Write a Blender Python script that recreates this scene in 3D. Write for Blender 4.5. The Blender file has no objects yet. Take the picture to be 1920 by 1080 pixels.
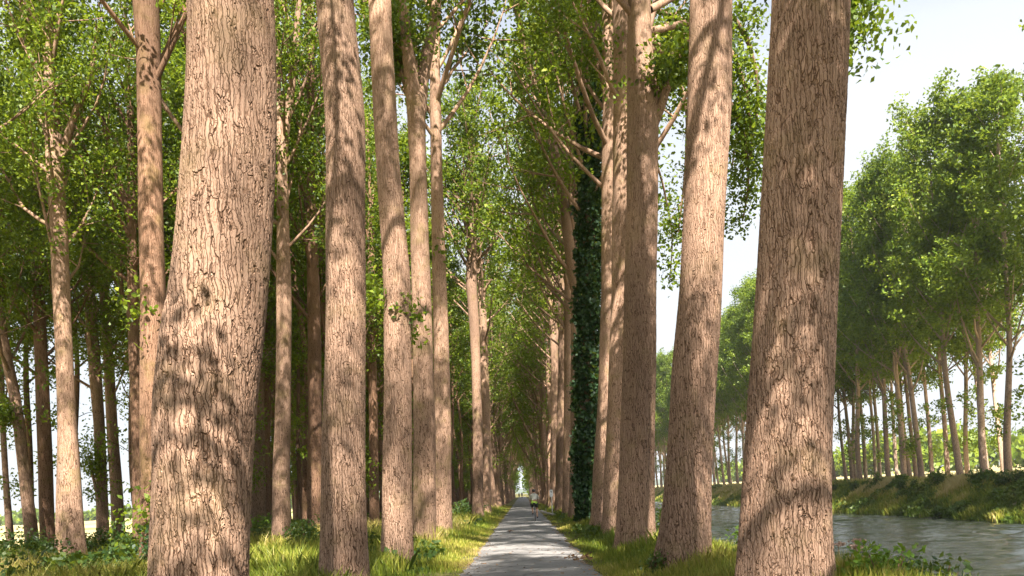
import bpy, math, random
import numpy as np
from mathutils import Vector, noise as mnoise

PI = math.pi
SC = bpy.context.scene
COL = SC.collection

# ------------------------------------------------------------------ measures
F, VX, VY, HC = 1600.0, 979.0, 924.0, 1.65          # focal length, vanishing point, eye height
RHO = math.radians(3.4)                             # the camera is held slightly rolled
CR, SR = math.cos(RHO), math.sin(RHO)
SUN_AZ, SUN_EL = math.radians(170), math.radians(50)   # compass from +Y, clockwise
WATER = -2.1

def at(px, py, Z):
    dx, up = px - VX, VY - py
    return (dx * CR + up * SR) / F * Z, HC + (-dx * SR + up * CR) / F * Z

def tag(o, label=None, cat=None, group=None, kind=None):
    if label: o['label'] = label
    if cat: o['category'] = cat
    if group: o['group'] = group
    if kind: o['kind'] = kind
    return o

def link(name, me, parent=None, loc=None):
    o = bpy.data.objects.new(name, me)
    COL.objects.link(o)
    if parent is not None: o.parent = parent
    if loc is not None: o.location = loc
    return o

def empty(name, loc, rz=0.0):
    o = bpy.data.objects.new(name, None)
    o.empty_display_size = 0.3
    COL.objects.link(o)
    o.location = loc
    o.rotation_euler = (0, 0, rz)
    return o

# ------------------------------------------------------------------ materials
def nodes(name):
    m = bpy.data.materials.new(name)
    m.use_nodes = True
    nt = m.node_tree
    nt.nodes.clear()
    out = nt.nodes.new('ShaderNodeOutputMaterial')
    def N(t, **kw):
        n = nt.nodes.new(t)
        for k, v in kw.items():
            if k in n.inputs: n.inputs[k].default_value = v
            else: setattr(n, k, v)
        return n
    def L(a, b): nt.links.new(a, b)
    return m, N, L, out

def ramp(N, stops):
    r = N('ShaderNodeValToRGB')
    e = r.color_ramp.elements
    while len(e) < len(stops): e.new(0.5)
    for i, (p, c) in enumerate(stops):
        e[i].position = p
        e[i].color = (c[0], c[1], c[2], 1)
    return r

def simple(name, col, rough=0.6, metal=0.0, bump=0.0, scale=40.0, var=0.15):
    m, N, L, out = nodes(name)
    b = N('ShaderNodeBsdfPrincipled', Roughness=rough, Metallic=metal)
    tc = N('ShaderNodeTexCoord')
    nz = N('ShaderNodeTexNoise', Scale=scale, Detail=4.0)
    L(tc.outputs['Object'], nz.inputs['Vector'])
    r = ramp(N, [(0.3, [c * (1 - var) for c in col]), (0.7, [min(1, c * (1 + var)) for c in col])])
    L(nz.outputs['Fac'], r.inputs['Fac'])
    L(r.outputs['Color'], b.inputs['Base Color'])
    if bump:
        bp = N('ShaderNodeBump', Strength=bump, Distance=0.01)
        L(nz.outputs['Fac'], bp.inputs['Height'])
        L(bp.outputs['Normal'], b.inputs['Normal'])
    L(b.outputs[0], out.inputs['Surface'])
    return m

def bark(name, relief, tint=(.98, .92, .865), scale=21.0, lichen=0.35):
    m, N, L, out = nodes(name)
    tc = N('ShaderNodeTexCoord')
    oi = N('ShaderNodeObjectInfo')
    off = N('ShaderNodeVectorMath', operation='SCALE'); off.inputs['Scale'].default_value = 37.0
    cx = N('ShaderNodeCombineXYZ')
    for i in range(3): L(oi.outputs['Random'], cx.inputs[i])
    L(cx.outputs[0], off.inputs[0])
    base = N('ShaderNodeVectorMath', operation='ADD')
    L(tc.outputs['Object'], base.inputs[0]); L(off.outputs[0], base.inputs[1])
    wn = N('ShaderNodeTexNoise', Scale=4.5, Detail=3.0)
    L(base.outputs[0], wn.inputs['Vector'])
    w0 = N('ShaderNodeVectorMath', operation='SUBTRACT'); w0.inputs[1].default_value = (.5, .5, .5)
    L(wn.outputs['Color'], w0.inputs[0])
    w1 = N('ShaderNodeVectorMath', operation='MULTIPLY'); w1.inputs[1].default_value = (.09, .09, .8)
    L(w0.outputs[0], w1.inputs[0])
    w2 = N('ShaderNodeVectorMath', operation='ADD')
    L(base.outputs[0], w2.inputs[0]); L(w1.outputs[0], w2.inputs[1])
    mp = N('ShaderNodeVectorMath', operation='MULTIPLY'); mp.inputs[1].default_value = (1, 1, .06)
    L(w2.outputs[0], mp.inputs[0])
    mp2 = N('ShaderNodeVectorMath', operation='MULTIPLY'); mp2.inputs[1].default_value = (1, 1, .26)
    L(w2.outputs[0], mp2.inputs[0])
    mp3 = N('ShaderNodeVectorMath', operation='MULTIPLY_ADD'); mp3.inputs[1].default_value = (1, 1, .16); mp3.inputs[2].default_value = (7.3, 3.1, 5.7)
    L(w2.outputs[0], mp3.inputs[0])
    def math_(op, a, b, c=None):
        n = N('ShaderNodeMath', operation=op)
        for i, s in enumerate((a, b, c)):
            if s is None: continue
            if isinstance(s, (int, float)): n.inputs[i].default_value = s
            else: L(s, n.inputs[i])
        return n.outputs[0]
    def fissure(vec, sc_, width, det):
        nz_ = N('ShaderNodeTexNoise', Scale=sc_, Detail=det, Roughness=.45)
        L(vec, nz_.inputs['Vector'])
        d_ = math_('ABSOLUTE', math_('SUBTRACT', nz_.outputs['Fac'], .5), 0)
        mr = N('ShaderNodeMapRange', interpolation_type='SMOOTHSTEP'); mr.inputs['From Max'].default_value = width
        L(d_, mr.inputs['Value'])
        return mr.outputs[0]
    va = N('ShaderNodeTexVoronoi', feature='DISTANCE_TO_EDGE', Scale=scale * 1.2)
    L(mp.outputs[0], va.inputs['Vector'])
    ra = N('ShaderNodeMapRange', interpolation_type='SMOOTHSTEP'); ra.inputs['From Max'].default_value = .09
    L(va.outputs['Distance'], ra.inputs['Value'])
    fa = ra.outputs[0]
    fb = fissure(mp3.outputs[0], scale * 1.7, .05, 1.0)
    v1 = N('ShaderNodeTexVoronoi', feature='DISTANCE_TO_EDGE', Scale=scale * 1.15)
    L(mp2.outputs[0], v1.inputs['Vector'])
    r1 = N('ShaderNodeMapRange', interpolation_type='SMOOTHSTEP'); r1.inputs['From Max'].default_value = .1
    L(v1.outputs['Distance'], r1.inputs['Value'])
    fn = N('ShaderNodeTexNoise', Scale=34.0, Detail=6.0, Roughness=.65)
    L(mp2.outputs[0], fn.inputs['Vector'])
    br = N('ShaderNodeTexNoise', Scale=3.0, Detail=3.0)          # where the furrows run deep and where they fade
    L(base.outputs[0], br.inputs['Vector'])
    bm = N('ShaderNodeMapRange'); bm.inputs['From Min'].default_value = .35; bm.inputs['From Max'].default_value = .65; bm.inputs['To Min'].default_value = .35
    L(br.outputs['Fac'], bm.inputs['Value'])
    vv = math_('SUBTRACT', 1.0, math_('MULTIPLY', math_('SUBTRACT', 1.0, r1.outputs[0]), math_('MULTIPLY', bm.outputs[0], .17)))
    h = math_('MULTIPLY', math_('MULTIPLY', fa, vv), math_('MULTIPLY_ADD', fb, .45, .55))
    sz = N('ShaderNodeSeparateXYZ'); L(tc.outputs['Object'], sz.inputs[0])
    hz = N('ShaderNodeMapRange'); hz.inputs['From Min'].default_value = 2.0; hz.inputs['From Max'].default_value = 13.0; hz.inputs['To Min'].default_value = 1.0; hz.inputs['To Max'].default_value = .45
    L(sz.outputs['Z'], hz.inputs['Value'])
    h = math_('SUBTRACT', 1.0, math_('MULTIPLY', math_('SUBTRACT', 1.0, h), hz.outputs[0]))
    h = math_('ADD', math_('MULTIPLY', h, .75), math_('MULTIPLY', fn.outputs['Fac'], .36))
    # colour: dark fissures, pale pink-grey ridges
    cr = ramp(N, [(.12, (.05, .031, .02)), (.4, (.14, .085, .054)), (.72, (.275, .176, .121)), (1, (.45, .318, .24))])
    L(h, cr.inputs['Fac'])
    ln = N('ShaderNodeTexNoise', Scale=1.7, Detail=6.0, Roughness=.6)
    L(base.outputs[0], ln.inputs['Vector'])
    lr = N('ShaderNodeMapRange'); lr.inputs['From Min'].default_value = .52; lr.inputs['From Max'].default_value = .72
    lr.inputs['To Max'].default_value = lichen
    L(ln.outputs['Fac'], lr.inputs['Value'])
    mx = N('ShaderNodeMix', data_type='RGBA', blend_type='MIX')
    L(lr.outputs[0], mx.inputs[0]); L(cr.outputs['Color'], mx.inputs[6]); mx.inputs[7].default_value = (.26, .215, .085, 1)
    # weathering patches and a per-tree tone
    pn = N('ShaderNodeTexNoise', Scale=.9, Detail=5.0)
    L(mp2.outputs[0], pn.inputs['Vector'])
    pr = N('ShaderNodeMapRange'); pr.inputs['From Min'].default_value = .3; pr.inputs['From Max'].default_value = .7
    pr.inputs['To Min'].default_value = .58; pr.inputs['To Max'].default_value = 1.18
    L(pn.outputs['Fac'], pr.inputs['Value'])
    tr = N('ShaderNodeMapRange'); tr.inputs['To Min'].default_value = .8; tr.inputs['To Max'].default_value = 1.14
    L(oi.outputs['Random'], tr.inputs['Value'])
    sc = N('ShaderNodeVectorMath', operation='SCALE')
    L(mx.outputs[2], sc.inputs[0]); L(math_('MULTIPLY', pr.outputs[0], tr.outputs[0]), sc.inputs['Scale'])
    tn = N('ShaderNodeVectorMath', operation='MULTIPLY'); tn.inputs[1].default_value = tint
    L(sc.outputs[0], tn.inputs[0])
    b = N('ShaderNodeBsdfPrincipled', Roughness=.85)
    b.inputs['Specular IOR Level'].default_value = .2
    L(tn.outputs[0], b.inputs['Base Color'])
    if relief:
        d = N('ShaderNodeDisplacement', Midlevel=.8, Scale=.018)
        L(h, d.inputs['Height']); L(d.outputs[0], out.inputs['Displacement'])
        m.displacement_method = 'BOTH'
    else:
        bp = N('ShaderNodeBump', Strength=.7, Distance=.016)
        L(h, bp.inputs['Height']); L(bp.outputs['Normal'], b.inputs['Normal'])
    L(b.outputs[0], out.inputs['Surface'])
    return m

def leaf(name, stops, transl=.38, tcol=(.4, .5, .03), rand=.25):
    m, N, L, out = nodes(name)
    at_ = N('ShaderNodeAttribute', attribute_name='tint')
    oi = N('ShaderNodeObjectInfo')
    a = N('ShaderNodeMath', operation='MULTIPLY_ADD')
    a.inputs[1].default_value = rand; 
    L(oi.outputs['Random'], a.inputs[0])
    s = N('ShaderNodeMath', operation='SUBTRACT'); s.inputs[1].default_value = rand * .5
    L(at_.outputs['Fac'], s.inputs[0]); L(s.outputs[0], a.inputs[2])
    r = ramp(N, stops)
    L(a.outputs[0], r.inputs['Fac'])
    d = N('ShaderNodeBsdfPrincipled', Roughness=.5)
    d.inputs['Specular IOR Level'].default_value = .35
    L(r.outputs['Color'], d.inputs['Base Color'])
    t = N('ShaderNodeBsdfTranslucent')
    mt = N('ShaderNodeMix', data_type='RGBA'); mt.inputs[0].default_value = .6
    L(r.outputs['Color'], mt.inputs[6]); mt.inputs[7].default_value = (*tcol, 1)
    L(mt.outputs[2], t.inputs['Color'])
    mx = N('ShaderNodeMixShader', Fac=transl)
    L(d.outputs[0], mx.inputs[1]); L(t.outputs[0], mx.inputs[2])
    L(mx.outputs[0], out.inputs['Surface'])
    return m

M = {}
M['bark_relief'] = bark('furrowed_bark', True, lichen=.3)
M['bark'] = bark('poplar_bark', False, lichen=.55)
M['bark_dark'] = bark('wood_bark', False, tint=(.68, .58, .5), lichen=.6)  # darker bark copy; its tint also stands in for shade on wood trunks
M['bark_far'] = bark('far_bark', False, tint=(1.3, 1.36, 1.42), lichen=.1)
M['leaf'] = leaf('poplar_leaves', [(0, (.018, .042, .008)), (.4, (.082, .138, .009)), (.75, (.19, .255, .014)), (1, (.29, .32, .025))])
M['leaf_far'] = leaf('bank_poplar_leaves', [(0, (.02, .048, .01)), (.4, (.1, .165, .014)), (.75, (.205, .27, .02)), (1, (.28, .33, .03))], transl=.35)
M['ivy'] = leaf('ivy_leaves', [(0, (.012, .035, .016)), (.6, (.024, .06, .022)), (1, (.07, .13, .03))], transl=.15, rand=.05)
M['bush'] = leaf('bush_leaves', [(0, (.018, .045, .014)), (.5, (.045, .09, .02)), (1, (.13, .17, .03))], transl=.3)
M['bank_green'] = leaf('bank_leaves', [(0, (.025, .06, .012)), (.5, (.08, .135, .018)), (1, (.2, .22, .04))], transl=.3, rand=0)
M['bright_bush'] = leaf('young_leaves', [(0, (.07, .15, .02)), (.5, (.13, .24, .03)), (1, (.22, .32, .05))], transl=.4, rand=.05)
M['grass'] = leaf('verge_grass', [(0, (.07, .13, .012)), (.35, (.2, .26, .025)), (.6, (.38, .36, .06)), (.8, (.52, .42, .13)), (1, (.6, .48, .22))], transl=.35, tcol=(.4, .4, .08), rand=0)
M['dry'] = leaf('dried_leaves', [(0, (.12, .06, .03)), (1, (.4, .24, .12))], transl=.15, tcol=(.4, .25, .1), rand=0)
M['hogweed'] = leaf('umbel_heads', [(0, (.5, .34, .25)), (1, (.68, .5, .4))], transl=.2, tcol=(.5, .3, .2), rand=0)

# ------------------------------------------------------------------ mesh builders
class Geo:
    """collects tubes / quads and becomes one mesh"""
    def __init__(s): s.v, s.f, s.n = [], [], 0
    def add(s, v, f):
        v = np.asarray(v, float)
        s.v.append(v); s.f += [tuple(i + s.n for i in q) for q in f]; s.n += len(v)
    def tube(s, pts, rad, nseg=8, cap=True, warp=None):
        P = np.asarray(pts, float); R = np.asarray(rad, float); n = len(P)
        T = np.gradient(P, axis=0); T /= np.linalg.norm(T, axis=1)[:, None] + 1e-12
        ref = np.array([1.0, 0, 0]) if abs(T[0][0]) < .8 else np.array([0, 1.0, 0])
        A = np.zeros_like(P); a = ref
        for i in range(n):
            a = a - T[i] * a.dot(T[i]); a = a / (np.linalg.norm(a) + 1e-12); A[i] = a
        B = np.cross(T, A)
        th = np.arange(nseg) * 2 * PI / nseg
        rr = np.repeat(R[:, None], nseg, 1)
        if warp is not None: rr = rr * warp(th[None, :], P[:, 2][:, None])
        V = P[:, None, :] + rr[..., None] * (np.cos(th)[None, :, None] * A[:, None, :] + np.sin(th)[None, :, None] * B[:, None, :])
        o = s.n
        idx = np.arange(n * nseg).reshape(n, nseg) + o
        q = np.stack([idx[:-1], np.roll(idx[:-1], -1, 1), np.roll(idx[1:], -1, 1), idx[1:]], -1).reshape(-1, 4)
        s.v.append(V.reshape(-1, 3)); s.n += n * nseg
        s.f += q.tolist()
        if cap:
            s.f.append(idx[-1].tolist()); s.f.append(idx[0][::-1].tolist())
    def box(s, c, d, rz=0.0):
        x, y, z = [k / 2 for k in d]
        v = np.array([(-x, -y, -z), (x, -y, -z), (x, y, -z), (-x, y, -z), (-x, -y, z), (x, -y, z), (x, y, z), (-x, y, z)])
        cz, sz = math.cos(rz), math.sin(rz)
        v = np.stack([v[:, 0] * cz - v[:, 1] * sz, v[:, 0] * sz + v[:, 1] * cz, v[:, 2]], 1) + np.array(c)
        s.add(v, [(0, 3, 2, 1), (4, 5, 6, 7), (0, 1, 5, 4), (1, 2, 6, 5), (2, 3, 7, 6), (3, 0, 4, 7)])
    def mesh(s, name, mat, smooth=True):
        me = bpy.data.meshes.new(name)
        me.from_pydata(np.concatenate(s.v).tolist(), [], s.f)
        if smooth: me.polygons.foreach_set('use_smooth', [True] * len(me.polygons))
        if mat: me.materials.append(mat)
        return me

def poly_mesh(name, V, k, tint, mat):
    """V: (n, k, 3) separate k-gons with a tint per face"""
    n = len(V)
    me = bpy.data.meshes.new(name)
    me.vertices.add(n * k); me.loops.add(n * k); me.polygons.add(n)
    me.vertices.foreach_set('co', np.ascontiguousarray(V, np.float32).ravel())
    me.loops.foreach_set('vertex_index', np.arange(n * k, dtype=np.int32))
    me.polygons.foreach_set('loop_start', np.arange(n, dtype=np.int32) * k)
    me.update(calc_edges=True)
    a = me.attributes.new('tint', 'FLOAT', 'FACE')
    a.data.foreach_set('value', np.ascontiguousarray(np.clip(tint, 0, 1), np.float32))
    me.materials.append(mat)
    return me

def leaf_quads(rng, C, size, up=.45, aspect=.72):
    """diamond leaves at centres C"""
    n = len(C)
    nrm = rng.normal(size=(n, 3)); nrm /= np.linalg.norm(nrm, axis=1)[:, None]
    nrm[:, 2] += up * np.sign(rng.random(n) - .25); nrm /= np.linalg.norm(nrm, axis=1)[:, None]
    r = rng.normal(size=(n, 3))
    a = np.cross(nrm, r); a /= np.linalg.norm(a, axis=1)[:, None] + 1e-9
    b = np.cross(nrm, a)
    s = (size * (.65 + .7 * rng.random(n)))[:, None]
    L_, W_ = s * .62, s * .5 * aspect
    bend = nrm * s * .16
    return np.stack([C - a * L_, C + b * W_ + bend - a * L_ * .15, C + a * L_, C - b * W_ + bend - a * L_ * .15], 1)

def crown_mesh(name, rng, centres, per, blob, size, mat, flat=.75):
    """leaves gathered in clumps round twig ends"""
    C = np.asarray(centres)
    k = np.maximum(4, (per * (.5 + rng.random(len(C)))).astype(int))
    idx = np.repeat(np.arange(len(C)), k)
    sc = (blob * (.6 + .8 * rng.random(len(C))))[idx][:, None]
    off = rng.normal(size=(len(idx), 3)); off *= (1.9 * rng.random(len(idx)) ** .45 / np.linalg.norm(off, axis=1))[:, None] * sc * np.array([1, 1, flat])
    P = C[idx] + off
    clump = rng.normal(0, .13, len(C))[idx]
    tint = .42 + clump + rng.normal(0, .17, len(idx))
    return poly_mesh(name, leaf_quads(rng, P, size), 4, tint, mat)

def smooth(a, k):
    a = np.asarray(a, float)
    if k < 2: return a
    pad = np.concatenate([np.repeat(a[:1], k, 0), a, np.repeat(a[-1:], k, 0)])
    ker = np.ones(k) / k
    if a.ndim == 1: return np.convolve(pad, ker, 'same')[k:-k]
    return np.stack([np.convolve(pad[:, i], ker, 'same')[k:-k] for i in range(a.shape[1])], 1)

def trunk_warp(seed, r0, lumps=()):
    q = random.Random(seed)
    p = [q.random() * 6.28 for _ in range(6)]
    def w(th, z):
        z_ = np.maximum(z, 0)
        fl = np.exp(-z_ / .38)
        out = 1 + .035 * np.sin(2 * th + p[0] + .25 * z_) + .022 * np.sin(3 * th + p[1] - .5 * z_) + .018 * np.sin(5 * th + p[5] + .9 * z_) + .012 * np.sin(1.7 * z_ + p[4] + th)
        out = out + fl * (.26 + .18 * np.sin(5 * th + p[2]) + .08 * np.sin(3 * th + p[3]))
        for (zc, tc, a, sz, st) in lumps:
            dt = (th - tc + PI) % (2 * PI) - PI
            out = out + a * np.exp(-((z - zc) / sz) ** 2 - (dt / st) ** 2)
        return out
    return w

def limb_curve(rng, p0, az, rise, L, n=7, curl=.5):
    """a limb that leaves at an angle and bends upwards"""
    pts = [np.array(p0, float)]
    e, a = rise, az
    for i in range(n - 1):
        st = L / (n - 1)
        pts.append(pts[-1] + st * np.array([math.cos(a) * math.cos(e), math.sin(a) * math.cos(e), math.sin(e)]))
        e = min(1.45, e + curl / n * (.4 + rng.random()))
        a += rng.normal(0, .16)
    return np.array(pts)

def grow(rng, g, cents, H, base_h, path, n_limb, spread, seg=6, sub=6, forks=0, low=0, shape=.45, sub_tubes=True, az_bias=None):
    """limbs and twigs on a stem path(h) -> (point, radius); twig ends are collected for the leaves"""
    az0 = rng.random() * 6.28
    for i in range(n_limb):
        u = (i + rng.random() * .8) / n_limb
        h = base_h + (H * .97 - base_h) * u
        p, r = path(h)
        az = az0 + i * 2.4 + rng.normal(0, .35)
        if az_bias is not None and rng.random() < .35: az = az_bias + rng.normal(0, .5)
        prof = math.sin(PI * min(1, .18 + .82 * (1 - abs(u - shape) / max(shape, 1 - shape)) * .5)) ** .8
        L = spread * (.55 + .65 * prof) * (.75 + .5 * rng.random()) * (1.15 - .5 * u)
        rise = .55 + .45 * rng.random() + .25 * u
        P = limb_curve(rng, p, az, rise, L)
        lr = min(r * .5, .02 + .011 * L)
        g.tube(P, np.linspace(lr, .012, len(P)), seg, cap=False)
        twigs(rng, g, cents, P, L, lr, sub, sub_tubes)
    top, rt = path(H)
    for k in range(6): cents.append(top + rng.normal(size=3) * np.array([.5, .5, .8]))

def twigs(rng, g, cents, P, L, lr, sub, tubes=True, t0=.3):
    for j in range(sub):
        t = t0 + (1 - t0) * (j + rng.random()) / sub
        q = P[min(len(P) - 2, int(t * (len(P) - 1)))]
        nx = P[min(len(P) - 1, int(t * (len(P) - 1)) + 1)]
        d = nx - q; d = d / (np.linalg.norm(d) + 1e-9)
        d = d + rng.normal(size=3) * np.array([.75, .75, .5]); d /= np.linalg.norm(d)
        l = L * (.18 + .22 * rng.random())
        Q = np.array([q, q + d * l * .5, q + d * l + np.array([0, 0, .05 * l])])
        if tubes: g.tube(Q, [lr * .35, lr * .22, .006], 4, cap=False)
        for e in (.55, .8, 1.05):
            cents.append(q + d * l * e + rng.normal(size=3) * .18)
    cents.append(P[-1])

def path_fn(P, R):
    hz = P[:, 2]
    def f(h):
        return np.array([np.interp(h, hz, P[:, 0]), np.interp(h, hz, P[:, 1]), h]), float(np.interp(h, hz, R))
    return f

# ------------------------------------------------------------------ trees seen close: each trunk shaped on its own
TREES = []
def hero(Z, *a, **k):
    if Z > 30 and 'per' not in k: k.update(per=26, size=.18, n_limb=26, spread=5.6, blob=.42)
    elif 'size' not in k: k.update(per=85, size=.115, blob=.42, n_limb=k.get('n_limb', 13), sub=4, spread=k.get('spread', 5.2))
    return hero_(Z, *a, **k)
def hero_(Z, prof, H, base_h, label, group, seed, nseg=28, step=.2, mat='bark', limbs=(), n_limb=20, spread=5.2, per=26,
         blob=.5, size=.14, lumps=(), top_bend=(0, 0), low=(), leafmat='leaf', ivy=None, ground=0.0, az_bias=None, fine_to=None, name='poplar_tree', sub=6, fork_top=False):
    rng = np.random.default_rng(seed)
    pts, rad = [], []
    for (py, px, w) in sorted(prof, reverse=True):
        x, z = at(px, py, Z)
        pts.append((x, z)); rad.append(w / F * Z / 2)
    pts = np.array(pts); rad = np.array(rad)
    o = np.argsort(pts[:, 1]); pts = pts[o]; rad = rad[o]
    # down to the ground, up to the top
    x0 = pts[0, 0] - (pts[1, 0] - pts[0, 0]) / (pts[1, 1] - pts[0, 1]) * (pts[0, 1] - ground) * .6
    hz = np.concatenate([[ground - .15], pts[:, 1] - 0, [H * .72 + ground * 0, H]]) if pts[0, 1] > ground + .1 else np.concatenate([pts[:, 1], [H * .72, H]])
    sl = (pts[-1, 0] - pts[-2, 0]) / (pts[-1, 1] - pts[-2, 1])
    sl = max(-.07, min(.07, sl))
    xt = [pts[-1, 0] + sl * (H * .72 - pts[-1, 1]) * .6 + top_bend[0] * .5, pts[-1, 0] + sl * (H - pts[-1, 1]) * .5 + top_bend[0]]
    if pts[0, 1] > ground + .1:
        xs = np.concatenate([[x0], pts[:, 0], xt]); rs = np.concatenate([[rad[0]], rad, [rad[-1] * .5, .05]])
    else:
        xs = np.concatenate([pts[:, 0], xt]); rs = np.concatenate([rad, [rad[-1] * .5, .05]])
    if fine_to is None: zz = np.arange(hz[0], H, step)
    else: zz = np.concatenate([np.arange(hz[0], fine_to, step), np.arange(fine_to, H, .3)])
    X = np.interp(zz, hz, xs); R = np.interp(zz, hz, rs)
    k = max(1, int(.5 / step))
    if fine_to is None: X, R = smooth(X, k), smooth(R, k)
    else:
        m = zz < fine_to
        X[m] = smooth(X[m], k * 2); R[m] = smooth(R[m], k * 2)
    wob = .06 * np.sin(zz * .35 + seed)
    P = np.stack([X - xs[0], wob, zz - ground], 1)
    root = empty(name, (xs[0], Z, ground))
    tag(root, label, 'tree', group)
    g = Geo()
    g.tube(P, R, nseg, warp=trunk_warp(seed, rad[0], lumps))
    f = path_fn(P, R)
    cents = []
    g2 = Geo()
    for lb in limbs:                                  # limbs one can follow in the picture
        q, r0, r1, dz, leafy = lb
        n = len(q)
        L3 = []
        for i, (px, py) in enumerate(q):
            zz_ = Z + dz * i / max(1, n - 1)
            x, z = at(px, py, zz_)
            L3.append((x - xs[0], zz_ - Z, z - ground))
        L3 = np.array(L3)
        tt = np.linspace(0, n - 1, n * 5)
        L3 = smooth(np.stack([np.interp(tt, np.arange(n), L3[:, i]) for i in range(3)], 1), 4)
        g2.tube(L3, np.linspace(r0, r1, len(L3)), 10, cap=False)
        if leafy:
            ln = np.linalg.norm(L3[-1] - L3[0])
            fresh = []
            twigs(rng, g2, fresh, L3, ln * leafy, r1 * 1.5, 12)
            cents += [c for c in fresh if rng.random() < (.5 if Z < 30 and not fork_top else .8)]
    if n_limb: grow(rng, g2, cents, H - ground, base_h, f, n_limb, spread, sub=sub, az_bias=az_bias)
    for (px, py, dz, nn, sp) in low:                  # leafy sprays low on the stem
        x, z = at(px, py, Z + dz)
        c = np.array([x - xs[0], dz, z - ground])
        p, r = f(max(.5, c[2] - .5))
        g2.tube([p, (p + c) / 2 + [0, 0, .15], c], [.03, .02, .008], 5, cap=False)
        for _ in range(nn): cents.append(c + rng.normal(size=3) * sp)
    if mat == 'bark_relief':
        # limbs share the relief bark of the stem
        pass
    g.v += g2.v; g.f += [tuple(i + g.n for i in q) for q in g2.f]; g.n += g2.n
    link('trunk', g.mesh('trunk', M[mat]), root)
    if cents: link('crown', crown_mesh('crown', rng, cents, per, blob, size, M[leafmat]), root)
    if ivy:
        z0, z1, th = ivy
        n = 18000
        h = z0 + (z1 - z0) * rng.random(n) ** 1.1
        a = rng.random(n) * 6.283
        lump = 1 + .3 * np.sin(a * 3 + h * 1.7) + .25 * np.sin(h * 2.9 + a) + .2 * np.sin(h * 6.1 + 2 * a) + .5 * (rng.random(n) < .06)
        rr = np.interp(h, P[:, 2], R) + th * lump * (.35 + .75 * rng.random(n)) * np.clip((z1 - h) / 2.5, .3, 1) * np.clip(.55 + h / 7, 0, 1)
        C = np.stack([np.interp(h, P[:, 2], P[:, 0]) + rr * np.cos(a), np.interp(h, P[:, 2], P[:, 1]) + rr * np.sin(a), h], 1)
        link('ivy', poly_mesh('ivy', leaf_quads(rng, C, .17, up=.1, aspect=1.0), 4, .5 + rng.normal(0, .22, n), M['ivy']), root)
    TREES.append(root)
    return root

G_L = 'poplars of the avenue on the field side'
G_R = 'poplars of the avenue on the canal side'
G_W = 'poplars of the wood behind the avenue'
G_F = 'poplars on the far canal bank'

# --- field side row
hero(7.8, [(0, 430, 162), (100, 433, 164), (270, 431, 172), (400, 424, 173), (450, 420, 175), (540, 414, 176), (600, 405, 182), (700, 392, 184), (800, 386, 180), (1000, 380, 179), (1080, 379, 179)],
     27, 10.5, 'massive bowed poplar trunk with deeply furrowed bark, nearest on the field side', G_L, 11,
     nseg=190, step=.02, fine_to=6.8, mat='bark_relief', lumps=((2.6, 3.6, .07, .45, .4), (3.2, 3.9, .05, .3, .3), (2.1, 4.3, .04, .3, .3), (4.6, 4.4, .035, .5, .5)))
hero(13.9, [(0, 628, 70), (100, 636, 72), (200, 645, 76), (270, 647, 75), (400, 646, 75), (540, 646, 76), (700, 645, 78), (800, 645, 82), (950, 645, 84), (1080, 647, 90)],
     28, 11.5, 'shaded straight brown poplar trunk right of the massive bowed one, bending left near its top', G_L, 12,
     nseg=140, step=.03, fine_to=10.5, mat='bark_relief', lumps=((7.2, 4.6, .03, .4, .5),))
hero(20.0, [(0, 713, 43), (100, 717, 43), (200, 722, 45), (300, 728, 44), (400, 734, 47), (540, 744, 52), (700, 745, 51), (800, 745, 52), (1000, 745, 55), (1060, 745, 59)],
     28, 13.5, 'knotted poplar trunk leaning left, between the shaded brown trunk and the forked one', G_L, 13,
     nseg=100, step=.05, fine_to=13.5, mat='bark_relief', lumps=((10.3, 4.8, .08, .25, .35), (10.2, 4.2, .05, .2, .3)),
     low=((778, 580, 0, 3, .25), (700, 560, .4, 3, .2)))
hero(26.2, [(170, 781, 38), (200, 780, 36), (300, 784, 32), (540, 790, 36), (700, 793, 37), (800, 796, 40), (950, 796, 41), (1030, 796, 42)],
     15.2, 14.5, 'fourth poplar on the field side, its trunk forking into two upright limbs high up', G_L, 14, step=.1, nseg=48, n_limb=0,
     fork_top=True, limbs=(([(783, 215), (790, 150), (803, 85), (816, 25), (828, -60), (842, -230), (850, -480)], .27, .06, 2.0, .3), ([(778, 215), (772, 150), (763, 90), (757, 20), (754, -60), (746, -230), (732, -480)], .25, .06, -1.2, .3),
            ([(781, 205), (765, 160), (748, 118), (738, 95), (722, 40)], .18, .08, .4, .3)))
hero(32.6, [(0, 820, 16), (100, 816, 18), (200, 816, 22), (300, 818, 22), (540, 824, 26), (700, 829, 29), (800, 831, 31), (1003, 831, 32)],
     28, 15, 'slim poplar trunk with bright sunlit upper half, last before the gap on the field side', G_L, 15, step=.15, low=((838, 470, 0, 3, .3),))
hero(57.0, [(420, 884, 17), (540, 884, 21), (620, 890, 19), (700, 893, 18), (800, 896, 19), (968, 896, 20)],
     27, 15, 'lean poplar trunk beyond the field side gap, with a pruning scar and forked top', G_L, 16, step=.2,
     limbs=(([(884, 440), (870, 400), (848, 350), (840, 300)], .3, .12, 1, .3), ([(885, 430), (893, 395), (890, 330), (884, 250)], .26, .14, 0, .3)))
hero(70.0, [(420, 886, 10), (540, 902, 12), (620, 907, 14), (700, 908, 16), (800, 911, 18), (962, 912, 18)],
     27, 14, 'poplar trunk half hidden behind the one with the pruning scar', G_L, 17, step=.2)

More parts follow.
